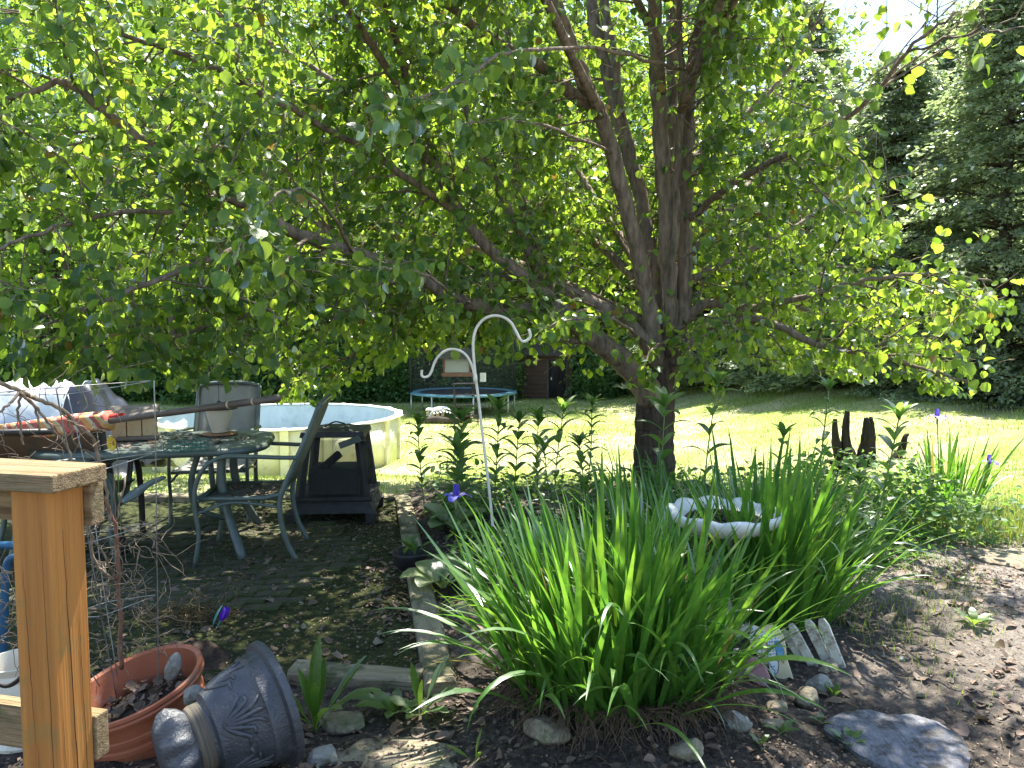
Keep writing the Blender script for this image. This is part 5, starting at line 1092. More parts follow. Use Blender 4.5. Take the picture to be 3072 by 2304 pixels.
# thatch of old leaves at the foot of the big clump
paths = []
for k_ in range(480):
    a = random.uniform(-PI, 0) if k_ % 5 else random.uniform(0, PI); x = .42 * math.cos(a) * random.uniform(.8, 1.05); y = .27 * math.sin(a) * random.uniform(.85, 1.1)
    L_ = random.uniform(.08, .22); d_ = norm(np.array((math.cos(a) + random.gauss(0, .5), math.sin(a) + random.gauss(0, .3), random.uniform(-.3, .3)))); c = crook(np.array((x, y, .05)), d_, L_, 6, .2, .3)
    for p in c: p[2] = max(p[2], g1(i1[0] + p[0], i1[1] + p[1]) - i1[2] + .004)
    paths.append((c, np.linspace(.0022, .001, len(c))))
tag(link('thatch', tubes_mesh('thatch', paths, 4), M['old_leaf'], ic1), kind='stuff')
def flower(parent, tip, base, scale=1.0, face=0):
    P0 = Vector(parent.location); mb = MB(); b = Vector(base) - P0; t_ = Vector(tip) - P0; mb.tube(sp3([b, b.lerp(t_, .5) + Vector((.01, 0, 0)), t_], 5), [.004] * 11, 6); st = mb.build('flower_stem', M['stem_green'], parent, smooth=True)
    fl_ = link('flower', None, None, parent, loc=t_)
    fall = blade_mesh('petal', .075 * scale, .045 * scale, lambda s: .35 + .65 * math.sin(PI * min(1, .1 + s * .85)), .7, 2.6, 7, .15, 1.0, wave=.12)
    std = blade_mesh('petal', .06 * scale, .03 * scale, lambda s: .3 + .7 * math.sin(PI * min(1, .1 + s * .85)), .45, -.35, 6, .25, 1.2, wave=.1)
    sig = blade_mesh('petal_signal', .035 * scale, .014 * scale, lambda s: 1 - s * .8, .66, 1.5, 4, .15, 1.0)
    for k_ in range(3):
        link('petal', fall, M['petal'], fl_, rot=(0, 0, face + k_ * 2.094)); link('petal', std, M['petal'], fl_, loc=(0, 0, .005), rot=(0, 0, face + 1.05 + k_ * 2.094)); link('petal_signal', sig, M['petal_signal'], fl_, loc=(0, 0, .004), rot=(0, 0, face + k_ * 2.094))
    mb = MB(); mb.tube([(0, 0, -.05), (0, 0, -.02), (0, 0, .005)], [.005, .009, .006], 7); mb.build('ovary', M['stem_green'], fl_, smooth=True)
flower(ic1, W(1368, 1498, 3.35), (.12, 3.1, .1), 1.1, .3)
flower(ic3, W(2812, 1256, 6.1), (g.x - .05, g.y, g.z), 1.3, .2)
flower(ic3, W(2968, 1392, 5.9), (g.x + .2, g.y, g.z), 1.2, .8)

# ------------------------------------------------------------------ tall leafy stalks
def lanc(s): return math.sin(PI * min(1, .04 + s * .96)) ** .75 * (1 - .25 * s) + .015
SL = [blade_mesh('leaf', 1.0, random.uniform(.27, .34), lanc, random.uniform(.55, .9), random.uniform(1.6, 2.3), 7, .25, 1.1, wave=.05) for _ in range(4)]
SU = [blade_mesh('leaf', 1.0, random.uniform(.24, .3), lanc, random.uniform(.35, .9), random.uniform(.8, 1.7), 6, .3, 1.0) for _ in range(3)]
def stalk(tip, base, label, n=13, ls=.13):
    ls *= random.uniform(.88, 1.25); n = max(6, n + random.randint(-2, 3))
    t = thing('leafy_stalk', base, label, 'plant', 'tall leafy stalks in the bed'); b = Vector((0, 0, -.02)); e = Vector(tip) - Vector(base); md = e * .5 + Vector((random.uniform(-.03, .03), random.uniform(-.03, .03), 0)); q = sp3([b, md, e], 8)
    mb = MB(); mb.tube(q, list(np.linspace(.006, .0035, len(q))), 6); mb.build('stem', M['stem_green'], t, smooth=True); a = random.uniform(0, 6)
    for i in range(n):
        f = .22 + .70 * i / (n - 1); p = q[min(int(f * (len(q) - 1)), len(q) - 1)].lerp(q[min(int(f * (len(q) - 1)) + 1, len(q) - 1)], (f * (len(q) - 1)) % 1); a += 2.2 + random.uniform(-.4, .4)
        for k_ in (0, PI):
            s = ls * random.uniform(.8, 1.15) * (1.1 - .3 * abs(f - .6)); link('leaf', random.choice(SL), M['stalk_leaf'], t, loc=p, rot=(random.gauss(0, .12), random.gauss(0, .12), a + k_), scale=s)
    for i in range(9): link('leaf', random.choice(SU), M['stalk_leaf'], t, loc=e - Vector((0, 0, .01 * (i % 3))), rot=(random.gauss(0, .1), random.gauss(0, .1), i * .7 + random.uniform(-.2, .2)), scale=ls * random.uniform(.7, 1.1))
    return t
def st_(sx, sy, Y, bx, label, **k_):
    tip = W(sx, sy, Y); x = W(bx, sy, Y).x; return stalk(tip, (x, Y + random.uniform(-.1, .1), g1(x, Y)), label, **k_)
mid = ['leafy stalk standing apart, nearest the swimming pool', 'leafy stalk just left of the cream hook pole', 'short leafy stalk at the foot of the hook pole', 'tall leafy stalk just right of the hook pole', 'leafy stalk third right of the hook pole', 'leafy stalk fourth right of the hook pole', 'leafy stalk fifth right of the hook pole', 'tallest leafy stalk left of the tree trunk', 'bushy leafy stalk halfway between hook and trunk', 'low leafy stalk in front of the lawn left of the trunk']
for lb, (sx, sy, Y, bx) in zip(mid, [(1252, 1268, 6.0, 1272), (1384, 1262, 5.7, 1398), (1372, 1350, 5.3, 1362), (1497, 1232, 5.9, 1478), (1558, 1262, 5.5, 1536), (1615, 1258, 6.1, 1618), (1690, 1232, 5.6, 1660), (1776, 1212, 6.0, 1748), (1632, 1345, 5.2, 1662), (1738, 1330, 5.4, 1756)]): st_(sx, sy, Y, bx, lb, n=9, ls=.165)
for lb, (sx, sy, Y, bx, n_, l_) in zip(['leafy stalk standing in front of the tree trunk', 'leafy stalk with drooping leaves right of the trunk', 'leafy stalk left of the black stump', 'tall leaning leafy stalk just left of the stump', 'tallest leafy stalk rising from bare soil right of the irises', 'short leafy stalk behind the second iris clump'],
        [(1995, 1215, 4.9, 1975, 9, .17), (2152, 1150, 5.0, 2110, 9, .18), (2352, 1305, 4.9, 2330, 8, .15), (2487, 1165, 4.9, 2440, 10, .15), (2698, 1250, 4.25, 2610, 12, .14), (2580, 1440, 4.9, 2560, 8, .14)]): st_(sx, sy, Y, bx, lb, n=n_, ls=l_)

# ------------------------------------------------------------------ birdbath
bx_ = W(2172, 1541, 3.75); bb = thing('birdbath', (bx_.x, bx_.y, g1(bx_.x, bx_.y)), 'white scalloped birdbath half hidden among iris leaves', 'birdbath'); bz = bx_.z - bb.location.z
V = []; seg = 96
for r, z, am in ((.02, -.105, 0), (.11, -.1, 0), (.21, -.07, .01), (.262, -.03, .05), (.28, .006, .06), (.272, .024, .06), (.24, .004, .05), (.19, -.03, .01), (.02, -.042, 0)):
    for i in range(seg):
        a = 2 * PI * i / seg; f = abs(math.sin(a * 5)) ; rr = r * (1 + am * (f - .5)); zz = z + am * .28 * (f - .6); V.append((rr * math.cos(a), rr * math.sin(a), bz + zz))
mb = MB(); mb.add(V, [(j * seg + i, j * seg + (i + 1) % seg, (j + 1) * seg + (i + 1) % seg, (j + 1) * seg + i) for j in range(8) for i in range(seg)]); mb.build('bowl', M['white_plastic'], bb, smooth=True)
mb = MB(); mb.lathe([(.15, -.02), (.15, .03), (.11, .05), (.085, .1), (.07, .25), (.065, bz - .2), (.08, bz - .14), (.1, bz - .11), (.12, bz - .098)], 40); mb.build('pedestal', M['cream_urn'], bb, smooth=True, angle=45)
mb = MB(); mb.lathe([(.19, bz - .022), (.1, bz - .02), (.001, bz - .02)], 30, cap=False); mb.build('leaf_sludge', M['soil'], bb)
n = 90; a = rng.uniform(0, 6.28, n); r = .18 * np.sqrt(rng.random(n)); tag(link('debris', leaf_cloud('debris', np.stack([r * np.cos(a), r * np.sin(a), np.full(n, bz - .016)], -1), rng.normal(0, 1, (n, 3)) * np.array((1, 1, .2)), rng.normal(0, .4, (n, 3)) + np.array((0, 0, 1.)), rng.uniform(.015, .04, n)), M['dry_leaf'], bb), kind='stuff')

# ------------------------------------------------------------------ black stump
s0 = G(2545, 1408); stp = thing('tree_stump', s0, 'black stump with jagged upright prongs on the lawn', 'stump'); sk = s0.y / FPX
def prong(pts, nm='prong'):
    q = sp3([Vector(((x - 500) / 2.07 * sk, dy, (845 - y) / 2.07 * sk)) for x, y, dy, r in pts], 4); rs = spline([(r, 0, 0) for *_, r in pts], 4)
    mb = MB(); mb.tube(q, [float(r_[0]) / 2.07 * sk * random.uniform(.9, 1.1) for r_ in rs], 9, flat=.75); mb.build(nm, M['stump_wood'], stp, smooth=False)
prong([(530, 860, 0, 85), (500, 780, 0, 70), (480, 680, 0, 42), (475, 580, 0, 29), (482, 478, 0, 18)])
prong([(470, 800, .05, 60), (430, 700, .05, 38), (415, 600, .05, 24), (415, 530, .05, 15)])
prong([(590, 860, 0, 80), (600, 760, 0, 60), (610, 660, 0, 48), (612, 590, 0, 40), (600, 520, 0, 16)])
prong([(630, 780, .0, 45), (635, 640, 0, 36), (632, 560, 0, 25), (630, 515, 0, 12)])
prong([(640, 840, 0, 60), (760, 840, -.1, 50), (860, 835, -.2, 38), (960, 790, -.2, 20)], 'root')
prong([(780, 800, 0, 40), (830, 720, 0, 30), (850, 640, 0, 20), (870, 625, 0, 10)], 'root')
prong([(480, 840, 0, 50), (400, 800, -.1, 28), (330, 780, -.2, 14)], 'root'); prong([(450, 850, 0, 40), (380, 860, -.2, 26), (320, 900, -.3, 14)], 'root')

# ------------------------------------------------------------------ picket fence, painted cut-out, block
def picket(bx, by, tx, ty, wd, label):
    b = G(bx, by); Y = b.y; t_ = W(tx, ty, Y + .02); d_ = t_ - b; L_ = d_.length; k_ = Y / FPX; wm = wd * k_
    mb = MB(); mb.prism([(-wm / 2, -.03), (wm / 2, -.03), (wm / 2, L_ * .86), (wm * .25, L_), (-wm * .25, L_), (-wm / 2, L_ * .86)], .022); o = mb.build('picket', M['paint_white'], None, bevel=.002)
    o.location = b; o.rotation_euler = (0, math.atan2(d_.x, d_.z), math.radians(-28)); return tag(o, label, 'picket', 'peeling pickets among the irises')
picket(2440, 2005, 2370, 1880, 26, 'peeling white picket touching the painted cut-out'); picket(2410, 1990, 2345, 1895, 22, 'narrow picket partly hidden right of the painted cut-out')
picket(2484, 1990, 2420, 1866, 30, 'peeling white picket second from the end by the rocks'); picket(2520, 2002, 2462, 1862, 32, 'peeling white picket at the right end by the rocks')
picket(2225, 2032, 2205, 1945, 28, 'pale picket leaning left of the mauve block'); picket(2192, 2092, 2180, 2010, 26, 'short picket at the foot of the largest iris clump')
cb0 = G(2355, 2044); ck = cb0.y / FPX
cut = thing('painted_cutout', cb0, 'painted wooden cut-out with dotted panels and a blue oval', 'garden ornament', rz=math.radians(-22)); cut.rotation_euler = (math.radians(-8), math.radians(-7), math.radians(-22))
def zc(l): return [((x - 880) / 4.74 * ck * 1.06, (1245 - y) / 4.74 * ck) for x, y in l]
mb = MB(); mb.prism(zc([(500, 470), (640, 520), (700, 480), (780, 465), (860, 520), (905, 600), (930, 760), (930, 950), (990, 1230), (940, 1200), (830, 1255), (740, 1190), (680, 1060), (620, 1040), (560, 940), (470, 760), (440, 640), (480, 560)]), .018); mb.build('backing_board', M['paint_cream'], cut, bevel=.001)
mb = MB(); mb.prism(zc([(700, 600), (790, 580), (880, 690), (800, 690), (790, 770), (810, 900), (820, 1020), (800, 1120), (740, 1195), (690, 1110), (680, 1000), (690, 900)]), .006, off=(0, -.012, 0)); mb.build('dotted_panel', M['dots'], cut)
mb = MB(); mb.prism(zc([(500, 480), (640, 525), (690, 590), (690, 655), (600, 665), (520, 660), (430, 720), (445, 640), (520, 570)]), .006, off=(0, -.0125, 0)); mb.build('dotted_panel', M['dots'], cut)
mb = MB(); mb.prism(zc([(540, 780), (610, 810), (605, 890), (560, 870), (515, 800)]), .006, off=(0, -.0125, 0)); mb.build('dotted_panel', M['dots'], cut)
mb = MB(); mb.prism(zc([(790, 690), (830, 680), (880, 740), (905, 830), (895, 920), (860, 970), (820, 890), (795, 790)]), .006, off=(0, -.017, 0)); mb.build('blue_oval', M['paint_blue'], cut)
mb = MB()
for l in ([(700, 600), (690, 700), (700, 800), (690, 900), (682, 1000), (692, 1110), (740, 1197), (802, 1120), (822, 1020), (812, 900), (795, 780), (790, 690), (832, 680), (882, 740), (907, 830), (897, 920), (862, 972), (880, 1000), (915, 900)], [(545, 780), (612, 810), (606, 892), (560, 872)], [(730, 555), (760, 570)], [(700, 1000), (720, 1060), (770, 1120)], [(560, 640), (620, 668), (692, 665)], [(590, 930), (600, 980), (650, 1030), (690, 1035)]):
    q = zc(l); mb.tube([(x, -.0165 if 1 else 0, z) for x, z in q], .0013, 5)
mb.build('outline', M['paint_black'], cut)
m0 = G(2268, 2058); mk = m0.y / FPX; mbk = thing('mauve_block', m0, 'mauve six-sided block leaning on the painted cut-out', 'block'); mbk.rotation_euler = (math.radians(-12), 0, math.radians(-15))
mb = MB(); mb.prism([((x - 530) / 4.74 * mk, (1350 - y) / 4.74 * mk) for x, y in ((430, 960), (600, 970), (690, 1130), (730, 1230), (640, 1360), (440, 1290), (345, 1130), (370, 1060))], .05); mb.build('block_body', M['mauve_block'], mbk, bevel=.006)

# ------------------------------------------------------------------ rocks and flagstones
RK = [(2418, 2115, .12, .10, .09, 'rock_tan', 'rounded mossy rock, largest below the pickets'), (2462, 2068, .11, .09, .075, 'rock_grey', 'angular rock between the largest rounded rock and the pickets'), (2488, 2010, .085, .075, .06, 'rock_tan', 'rock at the foot of the end picket'), (2208, 2185, .105, .08, .075, 'rock_grey', 'pale grey rock right of the iris thatch'),
      (2060, 2270, .115, .09, .09, 'rock_tan', 'pale rock at the bottom edge below the iris thatch'), (2320, 2180, .10, .05, .035, 'rock_tan', 'flat brown rock below the mauve block'), (2330, 2135, .09, .07, .045, 'rock_tan', 'dark half-buried rock left of the largest rounded rock'), (2500, 1848, .05, .04, .035, 'rock_grey', 'small pale stone on the dark soil by the second iris clump'), (2540, 1838, .035, .03, .022, 'rock_tan', 'tiny stone beside the small pale stone'),
      (2705, 1985, .03, .03, .028, 'rock_grey', 'small round pebble on the bare soil'), (2760, 2092, .038, .03, .028, 'rock_tan', 'small tan pebble above the flagstone'), (1640, 2225, .16, .12, .1, 'rock_tan', 'large pale rock under the thatch of the big iris clump'), (1028, 2180, .17, .14, .07, 'rock_tan', 'broad flat rock under the broad-leaved weed'), (1385, 1840, .1, .09, .08, 'rock_tan', 'round rock in shade left of the iris leaves'), (1268, 1740, .12, .09, .06, 'rock_tan', 'pale rock between the edging timbers'), (970, 2290, .13, .1, .07, 'rock_grey', 'rock at the bottom edge right of the black urn')]
for i, (sx, sy, a, b, c, m, lb) in enumerate(RK):
    p = G(sx, sy); rock('rock', (p.x, p.y, p.z + c * .22), (a * 1.1, b * 1.1, c * 1.1), lb, m, i, rz=random.uniform(-.5, .5), group='rocks around the bed')
def flag(sx, sy, pts, label, m='slate', h=.03):
    p = G(sx, sy); n = len(pts); mb = MB(); V = [(x * .5, y * .5, h) for x, y in pts]; V2 = [(x * .96 , y * .96, h + .004) for x, y in V and [(q[0], q[1]) for q in V]]
    ring = [(x, y, h + .006 * math.sin(x * 30 + y * 17)) for x, y, _ in V]; inner = [(x * .9, y * .9, h + .010 + .004 * math.sin(i * 2.3)) for i, (x, y, _) in enumerate(V)]; in2 = [(x * .45, y * .45, h + .011 + .004 * math.sin(i * 1.7)) for i, (x, y, _) in enumerate(V)]
    mb.add([(x, y, -.02) for x, y, _ in V] + ring + inner + in2 + [(0, 0, h + .012)], [(j * n + i, j * n + (i + 1) % n, (j + 1) * n + (i + 1) % n, (j + 1) * n + i) for j in range(3) for i in range(n)] + [(3 * n + i, 3 * n + (i + 1) % n, 4 * n) for i in range(n)])
    return tag(mb.build('flagstone', M[m], smooth=True, angle=50, loc=(p.x, p.y, p.z - .008)), label, 'flagstone', 'flagstones in the soil')
flag(2680, 2240, [(-.46, .12), (-.40, .24), (-.2, .38), (.0, .42), (.12, .34), (.3, .34), (.44, .22), (.5, .0), (.44, -.2), (.3, -.4), (.05, -.5), (-.2, -.42), (-.34, -.2)], 'grey slate flagstone near the bottom right corner')
flag(3030, 1690, [(-.4, .3), (.0, .5), (.6, .5), (.9, .1), (.7, -.4), (.1, -.45), (-.35, -.1)], 'sunlit tan flagstone at the right edge by the grass', 'rock_tan')
flag(1180, 2290, [(-.5, .0), (-.3, .3), (.1, .36), (.45, .2), (.5, -.2), (.1, -.45), (-.4, -.4)], 'grey flat stone at the bottom edge left of the iris thatch', 'rock_tan', .004)

# ------------------------------------------------------------------ weeds
def broad(s): return .12 + .88 * math.sin(PI * min(1, max(0, (s - .28) / .72))) ** .7 if s > .28 else .12
def broad2(s): return .1 + .9 * math.sin(PI * min(1, max(0, (s - .1) / .9))) ** .8 if s > .1 else .1
BL = [blade_mesh('leaf', 1.0, random.uniform(.14, .18), broad, .05, random.uniform(.1, .5), 10, .3, 1.3, wave=.08) for _ in range(3)]
BO = [blade_mesh('leaf', 1.0, random.uniform(.2, .25), broad, random.uniform(.35, .6), random.uniform(1.2, 2.2), 10, .3, 1.3, wave=.08) for _ in range(3)]
BR = [blade_mesh('leaf', 1.0, random.uniform(.32, .42), broad2, random.uniform(.8, 1.1), random.uniform(1.5, 1.9), 9, .2, 1.1, wave=.14) for _ in range(4)]
def weed(name, sx, sy, leaves, label, m='weed_leaf', grp='weeds in the soil', cat='weed'):
    p = G(sx, sy); t = thing(name, p, label, cat, grp)
    for me, az, s, tl in leaves: link('leaf', me, M[m], t, loc=(random.uniform(-.008, .008), random.uniform(-.008, .008), 0), rot=(0, tl, az), scale=s)
    return t
weed('broad_leaved_weed', 945, 2200, [(BL[0], 1.0, .36, -.05), (BL[1], .2, .34, .45), (BL[2], .1, .30, .5), (BL[1], 3.4, .30, .45), (BL[2], 3.0, .26, .6), (BO[0], -.8, .26, .1), (BO[1], .1, .30, .2), (BL[0], 2.0, .24, .1), (BL[2], 1.4, .26, .25), (BL[1], 2.6, .24, .2), (BO[2], 4.0, .2, .2), (BL[0], 5, .22, .1)], 'upright broad-leaved weed with backlit leaves beside the black urn')
weed('rosette_weed', 1190, 2150, [(BR[k_ % 4], a, s, 0) for k_, (a, s) in enumerate(((3.1, .2), (3.7, .19), (2.5, .15), (4.6, .14), (.3, .13), (1.6, .12), (5.4, .12)))], 'toothed rosette weed in front of the cross timber')
weed('rosette_weed', 1258, 2150, [(BL[1], .5, .25, .35), (BR[1], .1, .19, -.15), (BR[2], 5.6, .17, 0), (BL[0], 2.2, .2, .2), (BR[3], 4.4, .12, 0), (BR[0], 2.9, .16, 0), (BL[2], 1.2, .14, .1)], 'leafy weed with tall oval leaves below the edging timbers')
weed('seedling', 2545, 2240, [(BR[k_ % 4], a, .085, -.2) for k_, a in enumerate((2.6, .3, 4.2, 5.4, 1.4))], 'bright little seedling at the left tip of the flagstone')
weed('seedling', 2468, 2175, [(BR[k_ % 4], a, .06, -.1) for k_, a in enumerate((1.2, 3.2, 5.2))], 'three-leaved seedling right of the flat brown rock')
weed('seedling', 2345, 2210, [(BR[k_ % 4], a, .08, -.1) for k_, a in enumerate((.6, 5.6, 3.2))], 'yellowing seedling beside the flat brown rock')
weed('seedling', 2500, 2090, [(BR[k_ % 4], a, .06, -.5) for k_, a in enumerate((.6, 1.9, 3.4, 5))], 'small green seedling against the angular rock')
weed('seedling', 2280, 2240, [(BR[k_ % 4], a, .055, -.2) for k_, a in enumerate((.6, 2.4, 4.5))], 'small seedling right of the pale grey rock')
weed('seedling', 2920, 1880, [(BR[k_ % 4], a, .11, -.2) for k_, a in enumerate((.1, 2.5, 3.4, 4.4, 5.6, 1.2))], 'plantain rosette on the bare path at right')
weed('seedling', 2870, 1750, [(BR[k_ % 4], a, .07, -.2) for k_, a in enumerate((.1, 2.2, 4.2, 5.4))], 'small yellow-green weed by the path above the plantain')
weed('seedling', 1430, 2295, [(BL[0], 0.4, .12, .1), (BL[1], 3, .12, .9), (BL[2], 5, .1, .6)], 'seedling cut by the bottom edge left of the thatch')
weed('seedling', 2640, 1560, [(BR[k_ % 4], a, .16, -.3) for k_, a in enumerate((.1, 1.2, 2.2, 3.3, 4.2, 5.4))], 'broad-leaved weed under the tallest leafy stalk')
HB = [blade_mesh('leaf', 1.0, .62, broad, random.uniform(.5, .8), random.uniform(1.5, 2.1), 10, .25, 1.2) for _ in range(3)]
weed('hosta', 1365, 1600, [(HB[k_ % 3], k_ * 1.02, random.uniform(.24, .34), -.15 + .1 * (k_ % 3)) for k_ in range(13)], 'variegated hosta behind the left iris leaves', 'hosta_leaf', 'hostas', 'hosta')
weed('hosta', 1330, 1770, [(HB[k_ % 3], 2.4 + k_ * .9, random.uniform(.2, .3), .0) for k_ in range(7)], 'hosta with grey-green leaves left of the big iris clump', 'stalk_leaf', 'hostas', 'hosta')
d0 = G(1232, 1708); dp = thing('black_bowl_pot', d0, 'low black pot with grey-green leaves on the edging timber', 'pot')
mb = MB(); mb.lathe([(.07, 0), (.08, .0), (.115, .1), (.12, .115), (.11, .115), (.075, .02)], 28); mb.build('pot_body', M['black_iron'], dp, smooth=True)
for k_ in range(9): link('leaf', BR[k_ % 4], M['stalk_leaf'], dp, loc=(random.uniform(-.05, .05), random.uniform(-.04, .04), .1), rot=(0, -.3, k_ * .75), scale=random.uniform(.1, .16))
p0 = G(650, 1885); pf = thing('purple_ornament', p0, 'purple plastic tulip ornament with teal leaf lying in the root tangle', 'garden ornament'); pf.rotation_euler = (0, .5, .2)
tul = blade_mesh('petal', .075, .04, lambda s: .25 + .75 * math.sin(PI * min(1, .08 + s * .9)), .5, -.15, 7, .3, 1.0)
for k_ in range(5): link('petal', tul, M['purple_plastic'], pf, loc=(0, 0, .04), rot=(0, 0, k_ * 1.257))
lf_ = blade_mesh('leaf', .12, .035, lanc, .1, .3, 7, .3, 1); link('leaf', lf_, M['teal_plastic'], pf, loc=(-.02, 0, 0), rot=(0, -.25, .4))
mb = MB(); mb.tube([(0, 0, -.02), (0, 0, .045)], .004, 6); mb.build('stem', M['teal_plastic'], pf)

# ------------------------------------------------------------------ stuff: ground cover, grass, litter, pebbles
def scatter(n, x0, x1, y0, y1): return rng.uniform(x0, x1, n), rng.uniform(y0, y1, n)
X, Y = scatter(22000, -.7, 4.2, 3.9, 7.2); dens = sm((vnoise(X, Y, 2.4, 31) + .75) / 1.0) * sm((Y - 4.2 - .25 * np.maximum(X - 1.2, -2)) / .5) * sm((3.7 - X + .35 * (6 - Y)) / .5) * sm((X - timber_x(Y) - .12) / .2) * (1 - .7 * sm((Y - 5.9) / .6))
k_ = rng.random(len(X)) < dens; X, Y = X[k_], Y[k_]; h = rng.random(len(X)) ** 1.4 * (.12 + .14 * sm((X - 1.8) / .8) + .22 * sm((vnoise(X, Y, 3.1, 33) + .3))); Z = gz(X, Y) + h + .01
n = len(X); D = np.stack([rng.normal(0, 1, n), rng.normal(0, 1, n), rng.normal(.1, .4, n)], -1)
o = link('ground_cover', leaf_cloud('ground_cover', np.stack([X, Y, Z], -1), D, rng.normal(0, .4, (n, 3)) + np.array((0, 0, 1.)), rng.uniform(.03, .085, n), LEAF9, LEAF9F, wd=np.full(n, .7)), M['stalk_leaf']); tag(o, 'low leafy ground cover filling the bed around the trunk', 'ground cover', kind='stuff')
def blades(name, X, Y, Hh, Wd, m, label, lean=.35):
    n = len(X); Z = gz(X, Y) - .005; a = rng.uniform(0, 2 * PI, n); dx, dy = np.cos(a), np.sin(a); b = rng.uniform(0, 2 * PI, n); ln = Hh * rng.uniform(.1, 1, n) * lean * 1.6
    B = np.stack([X, Y, Z], -1); sd = np.stack([dx, dy, 0 * dx], -1) * (Wd / 2)[:, None]; ld_ = np.stack([np.cos(b), np.sin(b), 0 * b], -1)
    m1 = B + ld_ * (ln * .35)[:, None] + np.array((0, 0, 1.)) * (Hh * .6)[:, None]; tp = B + ld_ * ln[:, None] + np.array((0, 0, 1.)) * (Hh * .97)[:, None]
    V = np.stack([B - sd, B + sd, m1 + sd * .8, m1 - sd * .8, tp], 1).reshape(-1, 3); i = np.arange(n)[:, None] * 5
    F = np.concatenate([np.stack([i + 0, i + 1, i + 2], -1).reshape(-1, 3), np.stack([i + 0, i + 2, i + 3], -1).reshape(-1, 3), np.stack([i + 3, i + 2, i + 4], -1).reshape(-1, 3)])
    o = link(name, big_mesh(name, V, F, {'rnd': np.repeat(rng.random(n), 5)}), M[m]); return tag(o, label, 'grass', kind='stuff')
X, Y = scatter(150000, -9, 10.5, 5.2, 14.5); k_ = (rng.random(len(X)) < lawn_w(X, Y) * (.5 + .5 * sm(vnoise(X, Y, 1.1, 41) + .4))) & (np.abs(X) < Y * .72 + .5); X, Y = X[k_], Y[k_]
tall = sm((7.5 - Y) / 1.0) * .05 + .09 * sm((X - 2.9) / .6) * sm((6.3 - Y) / .5)
blades('lawn_grass', X, Y, rng.uniform(.025, .06, len(X)) + tall * rng.random(len(X)), rng.uniform(.004, .008, len(X)), 'grass', 'short sunlit lawn grass between the bed and the pool')
X, Y = scatter(90000, -16, 16, 14, 32); k_ = (np.abs(X) < Y * .72 + .5) & (rng.random(len(X)) < .55 + .45 * sm(vnoise(X, Y, .8, 43))); X, Y = X[k_], Y[k_]
blades('far_lawn_grass', X, Y, rng.uniform(.04, .09, len(X)), rng.uniform(.012, .022, len(X)), 'grass', 'short lawn grass stretching back to the wood')
g = G(2960, 1600); X = rng.normal(g.x + .1, .45, 2600); Y = rng.normal(g.y, .28, 2600)
blades('tall_grass', X, Y, rng.uniform(.08, .26, 2600), rng.uniform(.003, .006, 2600), 'grass', 'tall pale grass at the lawn edge by the small iris clump', .5)
X, Y = scatter(12000, .9, 4.5, 2.2, 5.4); k_ = rng.random(12000) < sm((vnoise(X, Y, 2.8, 51) - .1) / .5) * sm((X - 1.1) / .8); X, Y = X[k_], Y[k_]
blades('sparse_grass', X, Y, rng.uniform(.02, .07, len(X)), rng.uniform(.003, .005, len(X)), 'grass', 'sparse grass seedlings over the bare soil at right', .5)
X, Y = scatter(4200, -1.6, -.5, 6.3, 7.1); 
def litter(name, n, reg, smin, smax, m, label, dfn=None, tm=(LEAF9, LEAF9F), lift=.012, cat='litter'):
    X, Y = scatter(n, *reg)
    if dfn is not None: k_ = rng.random(n) < dfn(X, Y); X, Y = X[k_], Y[k_]
    n = len(X); Z = gz(X, Y) + rng.random(n) * lift + .004; D = np.stack([rng.normal(0, 1, n), rng.normal(0, 1, n), rng.normal(0, .18, n)], -1)
    o = link(name, leaf_cloud(name, np.stack([X, Y, Z], -1), D, rng.normal(0, .35, (n, 3)) + np.array((0, 0, 1.)), rng.uniform(smin, smax, n), tm[0], tm[1], wd=rng.uniform(.4, 1, n)), M[m]); return tag(o, label, cat, kind='stuff')
litter('leaf_litter', 8500, (-2.2, 4.2, 2.3, 6.4), .02, .07, 'dry_leaf', 'dry brown leaves scattered over the soil and patio', lambda x, y: .12 + .75 * sm((vnoise(x, y, 2.3, 61) - .1) / .5))
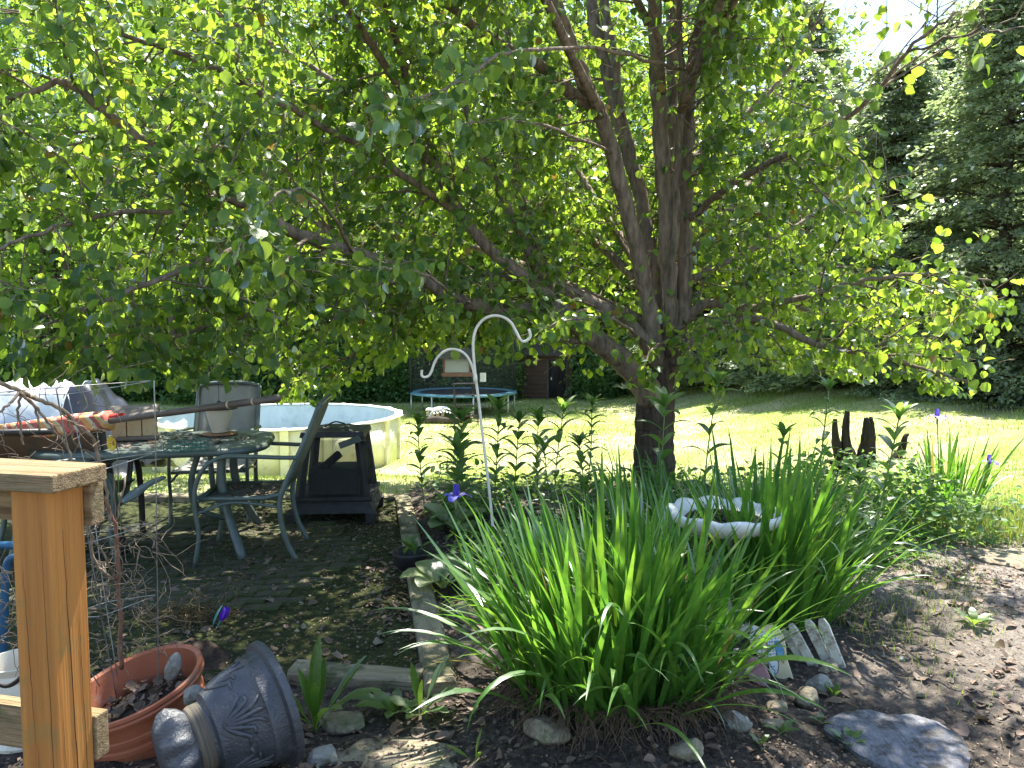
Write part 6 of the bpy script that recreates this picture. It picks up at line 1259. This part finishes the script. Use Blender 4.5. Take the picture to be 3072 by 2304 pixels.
litter('bark_chips', 80000, (-2.4, 4.4, 2.2, 6.3), .005, .022, 'dry_leaf', 'fine bark chips and debris over the soil', lambda x, y: .35 + .6 * sm(vnoise(x, y, 3.3, 63)), (LEAF4, LEAF4F))
litter('pine_needles', 16000, (-2.2, 4.2, 2.3, 6.2), .03, .07, 'thatch', 'brown needles and stem bits over the soil', lambda x, y: .2 + .8 * sm(vnoise(x, y, 2.0, 65)), (LEAF4 * np.array((.1, 1, .3)), LEAF4F))
litter('moss_tufts', 9000, (-4.2, -.3, 3.2, 6.6), .006, .018, 'weed_leaf', 'small moss tufts over the patio', lambda x, y: patio_w(x, y) * sm((vnoise(x, y, 3.0, 67) - .25) / .4), (LEAF4, LEAF4F))
n = 1500; X, Y = scatter(n, -1.2, 4.2, 2.3, 6); s = rng.uniform(.004, .016, n) * (1 + (rng.random(n) < .05)); OC = norm(np.array([(1, 0, 0), (0, 1, 0), (-1, 0, 0), (0, -1, 0), (0, 0, .7), (0, 0, -.7)])); OF = np.array([(0, 1, 4), (1, 2, 4), (2, 3, 4), (3, 0, 4), (1, 0, 5), (2, 1, 5), (3, 2, 5), (0, 3, 5)])
V = np.stack([X, Y, gz(X, Y) + s * .3], -1)[:, None] + OC[None] * s[:, None, None] * rng.uniform(.6, 1.2, (n, 6, 1)); F = (OF[None] + (np.arange(n) * 6)[:, None, None]).reshape(-1, 3)
tag(link('pebbles', big_mesh('pebbles', V.reshape(-1, 3), F, None, False), M['rock_tan']), 'small pebbles scattered over the soil', 'pebbles', kind='stuff')
# mulch bed below the far trees

from collections import defaultdict
same = defaultdict(list)
for o in bpy.data.objects:
    if o.parent is None and o.name.split('.')[0] in ('woodland_tree', 'woodland_bush', 'slim_tree') and o.get('label'): same[o['label']].append(o)
for lb, os_ in same.items():
    if len(os_) in (2, 3):
        os_.sort(key=lambda o: o.location.x / o.location.y)
        for o, wd in zip(os_, ('leftmost', 'rightmost') if len(os_) == 2 else ('leftmost', 'middle', 'rightmost')): o['label'] = lb + ', ' + wd
